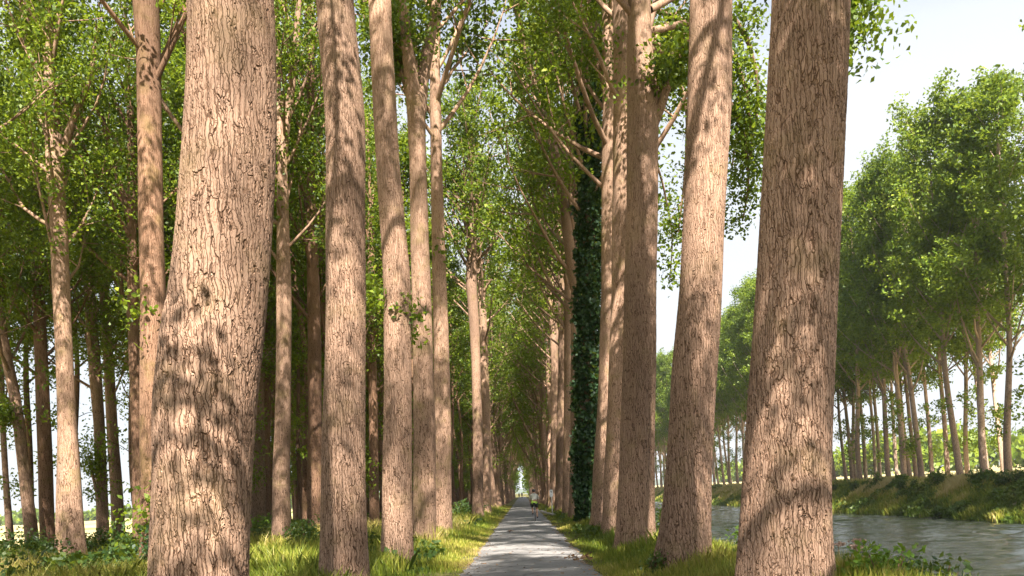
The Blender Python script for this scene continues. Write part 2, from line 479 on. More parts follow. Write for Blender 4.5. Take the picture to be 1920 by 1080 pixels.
# --- canal side row
hero(9.6, [(0, 1518, 135), (100, 1513, 138), (200, 1508, 139), (300, 1502, 139), (400, 1496, 141), (540, 1489, 142), (700, 1484, 148), (900, 1477, 155), (1080, 1472, 165)],
     29, 11, 'thickest furrowed poplar trunk standing right beside the open canal water', G_R, 21,
     nseg=190, step=.02, fine_to=7.9, mat='bark_relief', lumps=((6.6, 4.5, .03, .5, .5), (4.9, 5.0, .025, .4, .5)), spread=4.6)
hero(15.4, [(0, 1333, 76), (100, 1331, 76), (180, 1329, 80), (300, 1324, 75), (400, 1320, 74), (540, 1315, 76), (600, 1310, 79), (700, 1301, 83), (800, 1296, 82), (900, 1290, 86), (1000, 1284, 94), (1060, 1280, 97)],
     29, 11.5, 'broad poplar trunk with bright sunlit foot and ringed knots, left of the thickest trunk', G_R, 22,
     nseg=150, step=.03, fine_to=11.2, mat='bark_relief', lumps=((8.9, 4.6, .06, .16, .6), (6.9, 4.4, .05, .3, .4), (6.5, 5.2, .05, .3, .4), (5.7, 4.9, .035, .3, .4)),
     limbs=(([(1338, -60), (1400, -90), (1470, -70), (1540, -20), (1575, 40)], .1, .03, 2.0, .2), ([(1338, -100), (1440, -180), (1540, -120), (1590, 10), (1585, 110)], .1, .02, 1.0, .1)), spread=4.6)
hero(21.4, [(0, 1200, 42), (100, 1200, 48), (170, 1206, 60), (220, 1206, 58), (300, 1204, 57), (400, 1203, 57), (540, 1201, 58), (700, 1199, 60), (800, 1196, 62), (900, 1193, 66), (1000, 1190, 70), (1035, 1190, 74)],
     29, 11.5, 'rough poplar trunk with shoulder-like swelling and a side branch rising toward the canal', G_R, 123,
     nseg=110, step=.05, fine_to=14.5, mat='bark_relief', lumps=((11.2, 5.0, .07, .3, .5), (8.6, 4.6, .03, .3, .4)),
     limbs=(([(1222, 215), (1238, 175), (1258, 125), (1284, 80), (1310, 20), (1330, -60)], .2, .1, 1.2, .35), ([(1225, 235), (1243, 190), (1255, 150), (1275, 95), (1300, 60)], .13, .06, -.6, .3),
            ([(1215, 60), (1300, 40), (1370, 90), (1400, 170), (1410, 260)], .1, .03, 1.5, .3), ([(1215, 20), (1310, -30), (1400, 60), (1425, 170), (1400, 330)], .1, .03, 3.0, .28),
            ([(1215, 90), (1330, 120), (1395, 240), (1405, 340), (1392, 420)], .08, .02, 4.5, .2)))
hero(27.6, [(0, 1172, 44), (200, 1172, 44), (540, 1171, 46), (800, 1163, 48), (1005, 1155, 54)],
     29, 11, 'poplar trunk mostly hidden behind the one with the shoulder-like swelling', G_R, 224, nseg=40, step=.12,
     limbs=(([(1180, 60), (1250, 90), (1290, 200), (1285, 330), (1270, 450)], .1, .03, 2.0, .28), ([(1180, 0), (1290, 40), (1370, 120), (1385, 230), (1370, 330)], .1, .03, 5.0, .25)))
hero(33.8, [(0, 1143, 27), (100, 1142, 25), (200, 1142, 24), (400, 1142, 30), (540, 1142, 30), (700, 1138, 31), (800, 1134, 31), (900, 1129, 34), (995, 1127, 36)],
     29, 13, 'smooth pale poplar trunk just right of the ivy covered one', G_R, 25, nseg=40, step=.12,
     limbs=(([(1146, 235), (1143, 190), (1128, 140), (1112, 105), (1105, 55), (1102, 0), (1098, -80)], .2, .1, .6, .2), ([(1150, 150), (1200, 230), (1240, 330), (1262, 440), (1255, 540)], .08, .02, 6.0, .25)))
hero(40.0, [(0, 1112, 18), (100, 1108, 20), (300, 1104, 22), (540, 1103, 24), (800, 1100, 26), (980, 1099, 27)],
     29, 14, 'dark poplar whose trunk is wrapped in a thick sleeve of ivy from root to crown', G_R, 26, ivy=(.1, 22.5, .29), step=.15)
hero(46.5, [(0, 1086, 15), (300, 1082, 16), (540, 1080, 17), (800, 1079, 19), (970, 1077, 21)],
     28, 11, 'brown poplar trunk peeping out just left of the ivy sleeve', G_R, 27, step=.2, az_bias=PI,
     limbs=(([(1080, 545), (1066, 455), (1058, 380), (1035, 265), (1010, 190), (990, 115), (975, 50), (965, -10)], .32, .14, -4, .22), ([(1046, 300), (1030, 240), (1016, 195), (1008, 140), (1000, 60)], .14, .07, -1.5, .2)))
hero(53.0, [(300, 1068, 14), (540, 1066, 16), (800, 1066, 17), (965, 1064, 19)],
     28, 11, 'narrow poplar trunk wedged between brown trunk by the ivy and stout grey trunk', G_R, 28, step=.2, az_bias=PI)
hero(64.0, [(300, 1054, 15), (540, 1055, 17), (700, 1056, 18), (800, 1053, 19), (960, 1050, 20)],
     28, 12, 'stout grey poplar trunk just right of the small white sign', G_R, 29, step=.2, az_bias=PI,
     limbs=(([(1054, 640), (1068, 560), (1072, 480), (1066, 400), (1052, 330)], .25, .12, -1, .25),))
hero(78.0, [(530, 1036, 12), (620, 1038, 14), (700, 1040, 14), (800, 1040, 15), (955, 1038, 16)],
     28, 12, 'light grey poplar right behind the small white sign, splitting into a slender V', G_R, 30, step=.2, az_bias=PI,
     limbs=(([(1040, 640), (1052, 565), (1060, 500), (1066, 430)], .3, .14, 1, .25), ([(1038, 645), (1028, 560), (1020, 480), (1012, 400)], .3, .14, -1, .25)))

# --- second to fourth rows on the field side
LOWL = dict(per=36, blob=.4, size=.125, spread=4.4, n_limb=24)
hero(21.6, [(0, 271, 46), (100, 276, 43), (200, 279, 43), (300, 281, 43), (400, 282, 45), (540, 288, 46), (700, 290, 50), (800, 291, 52), (1000, 292, 58)],
     26, 12, 'tall dark poplar trunk of the wood half hidden behind the massive bowed trunk', G_W, 41, nseg=40, step=.1, mat='bark_dark',  # shade on this trunk is put into its darker bark tint
     lumps=((10.2, 4.6, .1, .3, .5),), low=((262, 600, -.2, 6, .22), (300, 960, -.6, 6, .2), (288, 1010, -.7, 7, .25)), **LOWL)
hero(33.5, [(0, 562, 10), (80, 556, 11), (160, 549, 13), (250, 536, 15), (300, 530, 18), (400, 530, 21), (540, 531, 27), (700, 532, 28), (800, 531, 30), (900, 528, 33), (1000, 528, 36)],
     26, 11, 'smooth poplar trunk with sweeping upper stem, left of the shaded brown trunk', G_W, 42, nseg=32, step=.12,
     limbs=(([(528, 330), (524, 240), (520, 130), (518, 20), (520, -60)], .16, .08, .6, .15), ([(530, 400), (545, 340), (552, 300), (570, 200)], .1, .05, 1.2, .3)), **LOWL)
hero(39.5, [(0, 582, 14), (200, 582, 15), (330, 583, 16), (540, 588, 24), (700, 589, 25), (800, 590, 25), (985, 591, 28)],
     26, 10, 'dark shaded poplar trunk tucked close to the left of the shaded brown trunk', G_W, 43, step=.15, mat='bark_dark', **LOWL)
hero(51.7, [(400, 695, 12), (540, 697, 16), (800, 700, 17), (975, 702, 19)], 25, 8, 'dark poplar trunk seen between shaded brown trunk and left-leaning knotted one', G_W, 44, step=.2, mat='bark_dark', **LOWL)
hero(30.0, [(180, 96, 24), (200, 97, 25), (300, 103, 30), (400, 110, 30), (540, 117, 31), (700, 122, 31), (800, 125, 34), (900, 128, 42), (1030, 131, 50)],
     25, 9.5, 'pinkish smooth poplar trunk with a wide foot in undergrowth, branching into several limbs', G_W, 45, nseg=36, step=.12,
     limbs=(([(96, 215), (70, 150), (58, 90), (45, 30), (38, -40)], .24, .1, .6, .3), ([(97, 200), (93, 130), (92, 60), (96, 10), (100, -50)], .22, .1, 0, .3), ([(97, 110), (108, 50), (118, 0), (124, -40)], .12, .06, .4, .3),
            ([(119, 285), (132, 240), (146, 200), (163, 165), (176, 110), (184, 40)], .15, .06, -.8, .35), ([(104, 330), (82, 310), (58, 285), (30, 250)], .12, .05, .8, .4)), **LOWL)
hero(35.2, [(200, 243, 12), (400, 246, 16), (540, 249, 18), (640, 252, 19), (800, 258, 20), (1000, 260, 22)],
     25, 8, 'slim poplar trunk standing in shade directly left of the tall dark one', G_W, 46, step=.2, mat='bark_dark',
     limbs=(([(246, 420), (225, 345), (205, 270), (185, 200), (165, 130)], .16, .07, .6, .35),), **LOWL)
hero(51.0, [(400, 484, 20), (540, 483, 25), (800, 482, 29), (970, 483, 31)], 25, 8, 'pale poplar trunk just right of the massive bowed trunk, bright bush at its foot', G_W, 47, step=.2, **LOWL)
hero(55.0, [(400, 505, 12), (540, 501, 16), (800, 499, 17), (970, 500, 18)], 25, 7, 'dark poplar trunk right behind the pale one above the bright bush', G_W, 48, step=.2, mat='bark_dark', **LOWL)
hero(62.0, [(400, 560, 12), (540, 566, 15), (700, 569, 18), (800, 570, 19), (965, 571, 20)], 25, 8, 'bright cream poplar trunk with leafy shoots, glimpsed between two darker trunks', G_W, 49, step=.2,
     low=((572, 760, -.5, 5, .35), (568, 640, -.5, 4, .35), (576, 880, -.5, 4, .3)), **LOWL)
hero(44.4, [(340, 126, 14), (420, 142, 16), (540, 168, 19), (700, 179, 22), (800, 185, 20), (900, 189, 21), (1000, 193, 23)], 24, 8, 'curved poplar trunk leaning left, right of the pinkish trunk with the wide foot', G_W, 50, step=.2, mat='bark',
     limbs=(([(192, 970), (182, 925), (172, 885), (166, 850)], .1, .05, -.8, .5), ([(130, 350), (118, 290), (108, 230)], .2, .1, .4, .4)), low=((165, 840, -.8, 8, .3), (170, 870, -.8, 4, .2)), **LOWL)
hero(47.5, [(440, 160, 14), (540, 196, 18), (700, 206, 19), (800, 210, 20), (985, 221, 23)], 24, 8, 'shadowed poplar trunk leaning left, last before the slim one beside the tall dark trunk', G_W, 51, step=.2, mat='bark', **LOWL)
hero(39.0, [(420, 62, 18), (540, 72, 21), (700, 80, 23), (800, 84, 24), (985, 87, 25)], 24, 8, 'straight dark poplar trunk left of the pinkish trunk with the wide foot', G_W, 52, step=.2, mat='bark_dark',
     limbs=(([(68, 480), (45, 420), (22, 350), (2, 280)], .16, .07, 1, .4),), **LOWL)
hero(37.5, [(620, 2, 17), (680, 14, 18), (740, 28, 19), (800, 38, 20), (900, 48, 20), (985, 57, 24)], 22, 8, 'poplar trunk arching far over to the left, with sky behind its foot', G_W, 53, step=.2,
     limbs=(([(32, 800), (18, 785), (5, 780), (-15, 760)], .12, .05, -.6, .4),), **LOWL)
hero(42.0, [(700, 2, 9), (800, 6, 10), (900, 12, 10), (995, 19, 13)], 18, 6, 'thinnest young poplar with leafy stem at the outer edge of the wood', G_W, 54, step=.2, per=26, size=.14, spread=2.6,
     low=((8, 830, 0, 5, .3), (15, 915, 0, 5, .25), (4, 760, 0, 6, .35)))

# ------------------------------------------------------------------ trees further off: a few of each kind, copied
def stem_proto(seed, H, base_h, r, n_limb, spread, per, blob, size, mat, leafmat, lean=.02, low=0, fork=None, bow=.25, sub=6, sub_tubes=True, shape=.45):
    rng = np.random.default_rng(seed)
    zz = np.arange(-.15, H, .35)
    ph = rng.random(4) * 6.28
    t = zz / H
    X = lean * zz + bow * np.sin(t * 4 + ph[0]) + .12 * np.sin(t * 11 + ph[1]); Y = bow * np.sin(t * 4.4 + ph[2]) + .1 * np.sin(t * 12 + ph[3])
    X -= X[0]; Y -= Y[0]
    R = r * (1 - .42 * np.clip(t / .5, 0, 1)) * np.clip((1 - t) / .5, .08, 1) ** .8
    P = np.stack([X, Y, zz], 1)
    g = Geo()
    g.tube(P, R, 14, warp=trunk_warp(seed, r))
    f = path_fn(P, R)
    cents = []
    if fork:
        for k in range(fork):
            p, rr = f(base_h * (.62 + .2 * k))
            az = ph[0] + k * 2.6
            L = H * .42
            Q = limb_curve(rng, p, az, 1.05, L, 9, .35)
            g.tube(Q, np.linspace(rr * .72, .03, 9), 9, cap=False)
            twigs(rng, g, cents, Q, L * .45, .06, 11, sub_tubes, .4)
    grow(rng, g, cents, H, base_h, f, n_limb, spread, seg=5, sub=sub, sub_tubes=sub_tubes, shape=shape)
    for k in range(low):
        h = 2.5 + (base_h - 2) * rng.random()
        p, rr = f(h); a = rng.random() * 6.28; l = .5 + 1.4 * rng.random()
        c = p + np.array([math.cos(a) * l, math.sin(a) * l, .2 + .4 * rng.random()])
        g.tube([p, (p + c) / 2 + [0, 0, .1], c], [.025, .018, .008], 4, cap=False)
        for _ in range(3): cents.append(c + rng.normal(size=3) * .3)
    return g.mesh('trunk', M[mat]), crown_mesh('crown', rng, cents, per, blob, size, M[leafmat])

def place(proto, loc, rz, sc, label, group, name='poplar_tree'):
    root = empty(name, loc, rz)
    root.scale = sc
    tag(root, label, 'tree', group)
    link('trunk', proto[0], root); link('crown', proto[1], root)
    TREES.append(root)
    return root

AVE = [stem_proto(100 + i, 27, 9.0, .4, 28, 5.5, 21, .42, .17, 'bark', 'leaf', lean=.01 * (i - 1), fork=(i % 3), low=5) for i in range(5)]
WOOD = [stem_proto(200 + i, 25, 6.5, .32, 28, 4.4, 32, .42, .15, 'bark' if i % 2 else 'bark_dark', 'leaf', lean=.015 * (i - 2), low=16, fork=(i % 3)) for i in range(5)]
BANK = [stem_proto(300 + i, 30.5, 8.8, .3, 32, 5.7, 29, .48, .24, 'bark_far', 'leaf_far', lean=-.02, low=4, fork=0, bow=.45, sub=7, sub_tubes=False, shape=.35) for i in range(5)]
NEAR = [stem_proto(400 + i, 27, (7.2, 11, 10.5)[i], .4, (18, 11, 12)[i], (6.4, 4.8, 4.8)[i], (130, 70, 80)[i], .45, .12, 'bark', 'leaf', lean=.01 * (i - 1), sub=4) for i in range(3)]  # clumped crowns; the first is dense and low to cast shade
YOUNG = [stem_proto(500 + i, 23, 10, .2, 18, 3.0, 26, .4, .17, 'bark_dark', 'leaf', lean=.02 * (i - 1), low=4, bow=.4) for i in range(3)]
rnd = random.Random(5)
ORD = ['first', 'second', 'third', 'fourth', 'fifth', 'sixth', 'seventh', 'eighth', 'ninth', 'tenth', 'eleventh', 'twelfth', 'thirteenth', 'fourteenth', 'fifteenth', 'sixteenth']

# rows far down the avenue, plus unseen trees added to dapple the light
zl = [-9.0, -15.2, -21.4, -27.6] + [92 + 6.2 * i for i in range(36)]  # unseen rear trees set back so sun reaches the nearest trunk
for i, Z in enumerate(zl):
    k = i - 4
    lab = ('avenue poplar on the field side, added unseen behind the viewer for dappled light' if k < 0 else
           f'{ORD[k]} poplar past the one with the pruning scar on the field side of the path' if k < 8 else 'distant poplar near the end of the field side row, merging with its neighbours')
    place((NEAR[2] if k < 0 else AVE[rnd.randrange(5)]), (-2.95 + rnd.uniform(-.15, .15), Z + rnd.uniform(-.4, .4), 0), rnd.random() * 6.28, (rnd.uniform(.9, 1.08),) * 2 + (1.14 if k == -4 else rnd.uniform(.92, 1.06),), lab,
          G_L if k < 8 else 'distant poplars at the end of the field side row')
zr = [3.4, -2.8, -9.0, -15.2] + [85 + 6.2 * i for i in range(37)]  # squat first tree, out of view, is shaped to shade the thickest trunk
for i, Z in enumerate(zr):
    k = i - 4
    lab = ('avenue poplar on the canal side, added outside the view for dappled shade' if k < 0 else
           f'{ORD[k]} poplar past the slender V on the canal side of the path' if k < 8 else 'distant poplar near the end of the canal side row, merging with its neighbours')
    place((NEAR[(0, 1, 1, 2)[i]] if k < 0 else AVE[rnd.randrange(5)]), (2.9 + rnd.uniform(-.15, .15), Z + rnd.uniform(-.4, .4), 0), rnd.random() * 6.28, (rnd.uniform(.9, 1.08),) * 2 + (.62 if k == -4 else rnd.uniform(.92, 1.06),), lab,
          G_R if k < 8 else 'distant poplars at the end of the canal side row')
for row, (X, zs) in enumerate(((-9.5, [9.3, 15.0, 27.5, 45.5] + [58 + 6.1 * i for i in range(18)]), (-16, [18, 24, 41, 46.5, 57.5] + [68 + 6.1 * i for i in range(15)]), (-22, [25, 31, 52.5] + [58 + 6.1 * i for i in range(14)]))):
    for Z in zs:
        rn = ['second', 'third', 'outermost'][row]
        lab = f'slender poplar deep in the {rn} row behind the avenue, half lost among trunks and leaves'
        place((NEAR[2 - int(Z) % 2] if Z < 32 else WOOD[rnd.randrange(5)]), (X + rnd.uniform(-.4, .4), Z + rnd.uniform(-.5, .5), 0), rnd.random() * 6.28, (rnd.uniform(.85, 1.1),) * 2 + (rnd.uniform(.9, 1.1),), lab, f'poplars deep in the {rn} row')

for X, Z0, Z1, st in ((-6.3, 50, 130, 7.0), (-12.7, 36, 130, 5.5), (-18.6, 31, 120, 5.5), (-25.5, 38, 110, 6.5)):
    for Z in np.arange(Z0, Z1, st):
        place(YOUNG[rnd.randrange(3)], (X + rnd.uniform(-1, 1), float(Z) + rnd.uniform(-2, 2), 0), rnd.random() * 6.28, (rnd.uniform(.75, 1.15),) * 2 + (rnd.uniform(.85, 1.1),), 'thin dark young poplar grown up between the older rows of the wood', 'young poplars between the rows')

# far bank
FZ = .48
bank_px = [(1892, 'stout far bank poplar first from the photo edge, nearest at the canal'), (1846, 'far bank poplar second from the photo edge, a thin one crossing behind it'),
           (1801, 'thick forked far bank poplar third from the photo edge'), (1729, 'far bank poplar fourth from the photo edge, wide dark foot'),
           (1695, 'far bank poplar fifth from the photo edge, leaning toward the water'), (1666, 'far bank poplar sixth from the photo edge, above the largest dark bush'),
           (1613, 'far bank poplar seventh from the photo edge, with pale lit stem'), (1564, 'far bank poplar eighth from the photo edge, touching the thickest near trunk')]
for i, (px, lab) in enumerate(bank_px):
    tx = (px - VX) * CR + 30 * SR
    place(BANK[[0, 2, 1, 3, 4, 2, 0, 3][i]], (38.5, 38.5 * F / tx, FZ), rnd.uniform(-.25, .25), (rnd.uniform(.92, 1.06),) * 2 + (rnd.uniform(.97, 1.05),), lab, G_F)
for px in (1883, 1852, 1815, 1777, 1748, 1718, 1706, 1682, 1650, 1642, 1623, 1598, 1586):
    tx = (px - VX) * CR + 30 * SR
    X = rnd.uniform(43, 46)
    place(BANK[rnd.randrange(5)], (X, X * F / tx, FZ), rnd.uniform(-.3, .3), (rnd.uniform(.72, .9),) * 2 + (rnd.uniform(.92, 1.03),), 'thin poplar in the second row on the far bank, behind the stout ones', 'thin poplars behind on the far bank')
for Z in (57.5, 51, 45, 39):
    place(BANK[rnd.randrange(5)], (38.5, Z, FZ), rnd.uniform(-.3, .3), (.95, .95, 1.02), 'far bank poplar outside the picture, its crown hanging in over the water', 'far bank poplars hanging in from outside')
for i in range(30):
    Z = 108 + 6.3 * i
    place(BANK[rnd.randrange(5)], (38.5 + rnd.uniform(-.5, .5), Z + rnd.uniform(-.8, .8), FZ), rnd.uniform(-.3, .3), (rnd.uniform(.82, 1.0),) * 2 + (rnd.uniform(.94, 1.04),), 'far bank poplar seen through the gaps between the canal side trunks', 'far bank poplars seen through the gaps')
for i in range(18):
    Z = 112 + 9.3 * i
    place(BANK[rnd.randrange(5)], (44 + rnd.uniform(-1, 1), Z + rnd.uniform(-1, 1), FZ), rnd.uniform(-.3, .3), (rnd.uniform(.8, 1.0),) * 2 + (rnd.uniform(.92, 1.0),), 'far bank poplar of the back row seen through gaps between trunks', 'far bank back row seen through gaps')

# ------------------------------------------------------------------ ground, path, water
def prof_z(x):
    xs = [-3000, -400, -60, -30, -26, -6, -1.5, 1.6, 4.0, 4.6, 6.3, 9, 28, 31, 33, 36, 40, 60, 400, 3000]
    zs = [0, 0, -.2, -.2, 0, .1, 0, 0, .05, -.15, WATER - .05, -3.2, -3.2, WATER - .1, -1.0, .4, .5, .4, .3, .3]
    return np.interp(x, xs, zs)

def fbm(x, y, s, seed=0.0):
    return np.array([mnoise.noise((a * s + seed, b * s, seed)) for a, b in zip(x, y)])

xs = np.unique(np.concatenate([[-3000, -1500, -800, -400, -200, -120, -80, -60, -45, -35], np.arange(-30, 10, .5), np.arange(10, 30, 2), np.arange(30, 44, .7), [46, 50, 56, 64, 80, 120, 200, 400, 800, 1500, 3000]]))
ys = np.unique(np.concatenate([[-300, -100, -60, -40], np.arange(-30, 100, 1.5), np.arange(100, 340, 6), [360, 420, 500, 700, 1000, 1500, 2200, 4000]]))
XX, YY = np.meshgrid(xs, ys)
ZZ = prof_z(XX)
bump = (.07 * fbm(XX.ravel(), YY.ravel(), .55, 3.1) + .08 * fbm(XX.ravel(), YY.ravel(), .17, 9.3)).reshape(XX.shape)
mask = np.clip((np.abs(XX - .02) - 1.5) / 1.2, 0, 1)
ZZ = ZZ + bump * mask
def ground_z(x, y):
    i = np.clip(np.searchsorted(xs, x) - 1, 0, len(xs) - 2); j = np.clip(np.searchsorted(ys, y) - 1, 0, len(ys) - 2)
    u = (x - xs[i]) / (xs[i + 1] - xs[i]); v = (y - ys[j]) / (ys[j + 1] - ys[j])
    return (ZZ[j, i] * (1 - u) * (1 - v) + ZZ[j, i + 1] * u * (1 - v) + ZZ[j + 1, i] * (1 - u) * v + ZZ[j + 1, i + 1] * u * v)
nx, ny = len(xs), len(ys)
idx = np.arange(nx * ny).reshape(ny, nx)
fq = np.stack([idx[:-1, :-1], idx[:-1, 1:], idx[1:, 1:], idx[1:, :-1]], -1).reshape(-1, 4)
me = bpy.data.meshes.new('ground')
me.from_pydata(np.stack([XX.ravel(), YY.ravel(), ZZ.ravel()], 1).tolist(), [], fq.tolist())
me.polygons.foreach_set('use_smooth', [True] * len(me.polygons))

m, N, L, out = nodes('soil_and_fields')
geo = N('ShaderNodeNewGeometry'); sep = N('ShaderNodeSeparateXYZ')
L(geo.outputs['Position'], sep.inputs[0])
n1 = N('ShaderNodeTexNoise', Scale=.9, Detail=8.0, Roughness=.65); L(geo.outputs['Position'], n1.inputs['Vector'])
near = ramp(N, [(.3, (.045, .05, .018)), (.5, (.12, .115, .04)), (.7, (.26, .2, .09))])
L(n1.outputs['Fac'], near.inputs['Fac'])
mpf = N('ShaderNodeVectorMath', operation='MULTIPLY'); mpf.inputs[1].default_value = (.004, .02, 1)
L(geo.outputs['Position'], mpf.inputs[0])
n2 = N('ShaderNodeTexNoise', Scale=1.0, Detail=3.0); L(mpf.outputs[0], n2.inputs['Vector'])
field = ramp(N, [(.36, (.1, .15, .035)), (.44, (.36, .3, .14)), (.62, (.5, .42, .22)), (.7, (.13, .18, .05))])
L(n2.outputs['Fac'], field.inputs['Fac'])
ax = N('ShaderNodeMath', operation='ADD'); L(sep.outputs['X'], ax.inputs[0])
nw = N('ShaderNodeMath', operation='MULTIPLY'); nw.inputs[1].default_value = 3.0; L(n1.outputs['Fac'], nw.inputs[0]); L(nw.outputs[0], ax.inputs[1])
left = N('ShaderNodeMapRange'); left.inputs['From Min'].default_value = -24; left.inputs['From Max'].default_value = -30
L(ax.outputs[0], left.inputs['Value'])
right = N('ShaderNodeMapRange'); right.inputs['From Min'].default_value = 38.5; right.inputs['From Max'].default_value = 42
L(ax.outputs[0], right.inputs['Value'])
mxv = N('ShaderNodeMath', operation='MAXIMUM'); L(left.outputs[0], mxv.inputs[0]); L(right.outputs[0], mxv.inputs[1])
mg = N('ShaderNodeMix', data_type='RGBA'); L(mxv.outputs[0], mg.inputs[0]); L(near.outputs[0], mg.inputs[6]); L(field.outputs[0], mg.inputs[7])
b = N('ShaderNodeBsdfPrincipled', Roughness=.95); b.inputs['Specular IOR Level'].default_value = .1
L(mg.outputs[2], b.inputs['Base Color'])
n3 = N('ShaderNodeTexNoise', Scale=14.0, Detail=6.0); L(geo.outputs['Position'], n3.inputs['Vector'])
bp = N('ShaderNodeBump', Strength=.6, Distance=.05); L(n3.outputs['Fac'], bp.inputs['Height']); L(bp.outputs[0], b.inputs['Normal'])
L(b.outputs[0], out.inputs['Surface'])
me.materials.append(m)
tag(link('ground', me), kind='structure')

# the asphalt path with frayed edges
rng = np.random.default_rng(77)
py_ = np.concatenate([np.arange(-30, 60, .22), np.arange(60, 340, 1.2)])
eL = -1.36 + .05 * np.sin(py_ * .9) + .035 * np.sin(py_ * 2.7 + 1) + rng.normal(0, .03, len(py_))
eR = 1.39 + .05 * np.sin(py_ * .8 + 2) + .035 * np.sin(py_ * 2.3 + 4) + rng.normal(0, .03, len(py_))
cols = [eL, eL + .12, eL * .5, eL * 0, eR * .5, eR - .12, eR]
zc = [.004, .018, .03, .034, .03, .018, .004]
V = np.stack([np.stack([c, py_, np.full(len(py_), z + .006)], 1) for c, z in zip(cols, zc)], 1).reshape(-1, 3)
idx = np.arange(len(V)).reshape(len(py_), 7)
fq = np.stack([idx[:-1, :-1], idx[:-1, 1:], idx[1:, 1:], idx[1:, :-1]], -1).reshape(-1, 4)
me = bpy.data.meshes.new('path'); me.from_pydata(V.tolist(), [], fq.tolist())
me.polygons.foreach_set('use_smooth', [True] * len(me.polygons))
m, N, L, out = nodes('worn_asphalt')
geo = N('ShaderNodeNewGeometry')
n1 = N('ShaderNodeTexNoise', Scale=.8, Detail=6.0, Roughness=.6); L(geo.outputs['Position'], n1.inputs['Vector'])
r1 = ramp(N, [(.3, (.17, .166, .164)), (.5, (.26, .25, .243)), (.7, (.36, .343, .325))]); L(n1.outputs['Fac'], r1.inputs['Fac'])
v = N('ShaderNodeTexVoronoi', Scale=70.0); L(geo.outputs['Position'], v.inputs['Vector'])
sp = N('ShaderNodeMapRange'); sp.inputs['From Max'].default_value = .6; sp.inputs['To Min'].default_value = 1.15; sp.inputs['To Max'].default_value = .75
L(v.outputs['Distance'], sp.inputs['Value'])
wn = N('ShaderNodeTexNoise', Scale=2.0, Detail=4.0); L(geo.outputs['Position'], wn.inputs['Vector'])
wm = N('ShaderNodeVectorMath', operation='MULTIPLY_ADD'); wm.inputs[1].default_value = (.8, .8, .8); L(wn.outputs['Color'], wm.inputs[0]); L(geo.outputs['Position'], wm.inputs[2])
ck = N('ShaderNodeTexVoronoi', feature='DISTANCE_TO_EDGE', Scale=.45); L(wm.outputs[0], ck.inputs['Vector'])
cm = N('ShaderNodeMapRange'); cm.inputs['From Max'].default_value = .02; cm.inputs['To Min'].default_value = .45
L(ck.outputs['Distance'], cm.inputs['Value'])
ml = N('ShaderNodeMath', operation='MULTIPLY'); L(sp.outputs[0], ml.inputs[0]); L(cm.outputs[0], ml.inputs[1])
scn = N('ShaderNodeVectorMath', operation='SCALE'); L(r1.outputs[0], scn.inputs[0]); L(ml.outputs[0], scn.inputs['Scale'])
b = N('ShaderNodeBsdfPrincipled', Roughness=.8); L(scn.outputs[0], b.inputs['Base Color'])
bp = N('ShaderNodeBump', Strength=.5, Distance=.01); L(v.outputs['Distance'], bp.inputs['Height']); L(bp.outputs[0], b.inputs['Normal'])
L(b.outputs[0], out.inputs['Surface'])
me.materials.append(m)
tag(link('path', me), kind='structure')

# canal water
rng = np.random.default_rng(15)
wy = [-60.0, 0.0, 6.0]
while wy[-1] < 260: wy.append(wy[-1] + .11 * max(1, wy[-1] / 22))
wy = np.array(wy + [320, 420, 700]); wx = np.arange(5.4, 33.2, .16)
WX, WY = np.meshgrid(wx, wy); WZ = np.zeros_like(WX)
for k in range(34):
    lam = .6 * 2.0 ** rng.uniform(0, 2.6); th = rng.normal(1.6, .5); kk = 2 * PI / lam
    WZ += .0085 * lam ** .9 * np.sin(kk * (WX * math.cos(th) + WY * math.sin(th)) + rng.random() * 6.28) * np.clip(lam / (.11 * np.maximum(1, WY / 22) * 2.6), 0, 1) ** 2
patch = np.array([mnoise.noise((a * .11, b * .05, 2.0)) for a, b in zip(WX.ravel(), WY.ravel())]).reshape(WX.shape)
WZ *= .62 * np.clip(.8 + 1.2 * patch, .2, 1.5)
idx = np.arange(WX.size).reshape(WX.shape)
fq = np.stack([idx[:-1, :-1], idx[:-1, 1:], idx[1:, 1:], idx[1:, :-1]], -1).reshape(-1, 4)
me = bpy.data.meshes.new('canal_water')
me.from_pydata(np.stack([WX.ravel(), WY.ravel(), WATER + WZ.ravel()], 1).tolist(), [], fq.tolist())
me.polygons.foreach_set('use_smooth', [True] * len(me.polygons))
m, N, L, out = nodes('rippled_water')
geo = N('ShaderNodeNewGeometry')
mp = N('ShaderNodeVectorMath', operation='MULTIPLY'); mp.inputs[1].default_value = (.6, 1.0, 1); L(geo.outputs['Position'], mp.inputs[0])
n1 = N('ShaderNodeTexNoise', Scale=5.0, Detail=5.0, Roughness=.62, Distortion=.6); L(mp.outputs[0], n1.inputs['Vector'])
n2 = N('ShaderNodeTexNoise', Scale=.12, Detail=2.0); L(geo.outputs['Position'], n2.inputs['Vector'])
n2r = N('ShaderNodeMapRange'); n2r.inputs['From Min'].default_value = .35; n2r.inputs['From Max'].default_value = .65; n2r.inputs['To Min'].default_value = .45; L(n2.outputs['Fac'], n2r.inputs['Value'])
mu = N('ShaderNodeMath', operation='MULTIPLY'); L(n1.outputs['Fac'], mu.inputs[0]); L(n2r.outputs[0], mu.inputs[1])
bp = N('ShaderNodeBump', Strength=.5, Distance=.06); L(mu.outputs[0], bp.inputs['Height'])
b = N('ShaderNodeBsdfPrincipled', Roughness=.06, IOR=1.33); b.inputs['Specular IOR Level'].default_value = .38
b.inputs['Base Color'].default_value = (.010, .014, .009, 1)
L(bp.outputs[0], b.inputs['Normal']); L(b.outputs[0], out.inputs['Surface'])
me.materials.append(m)
tag(link('canal_water', me), kind='structure')

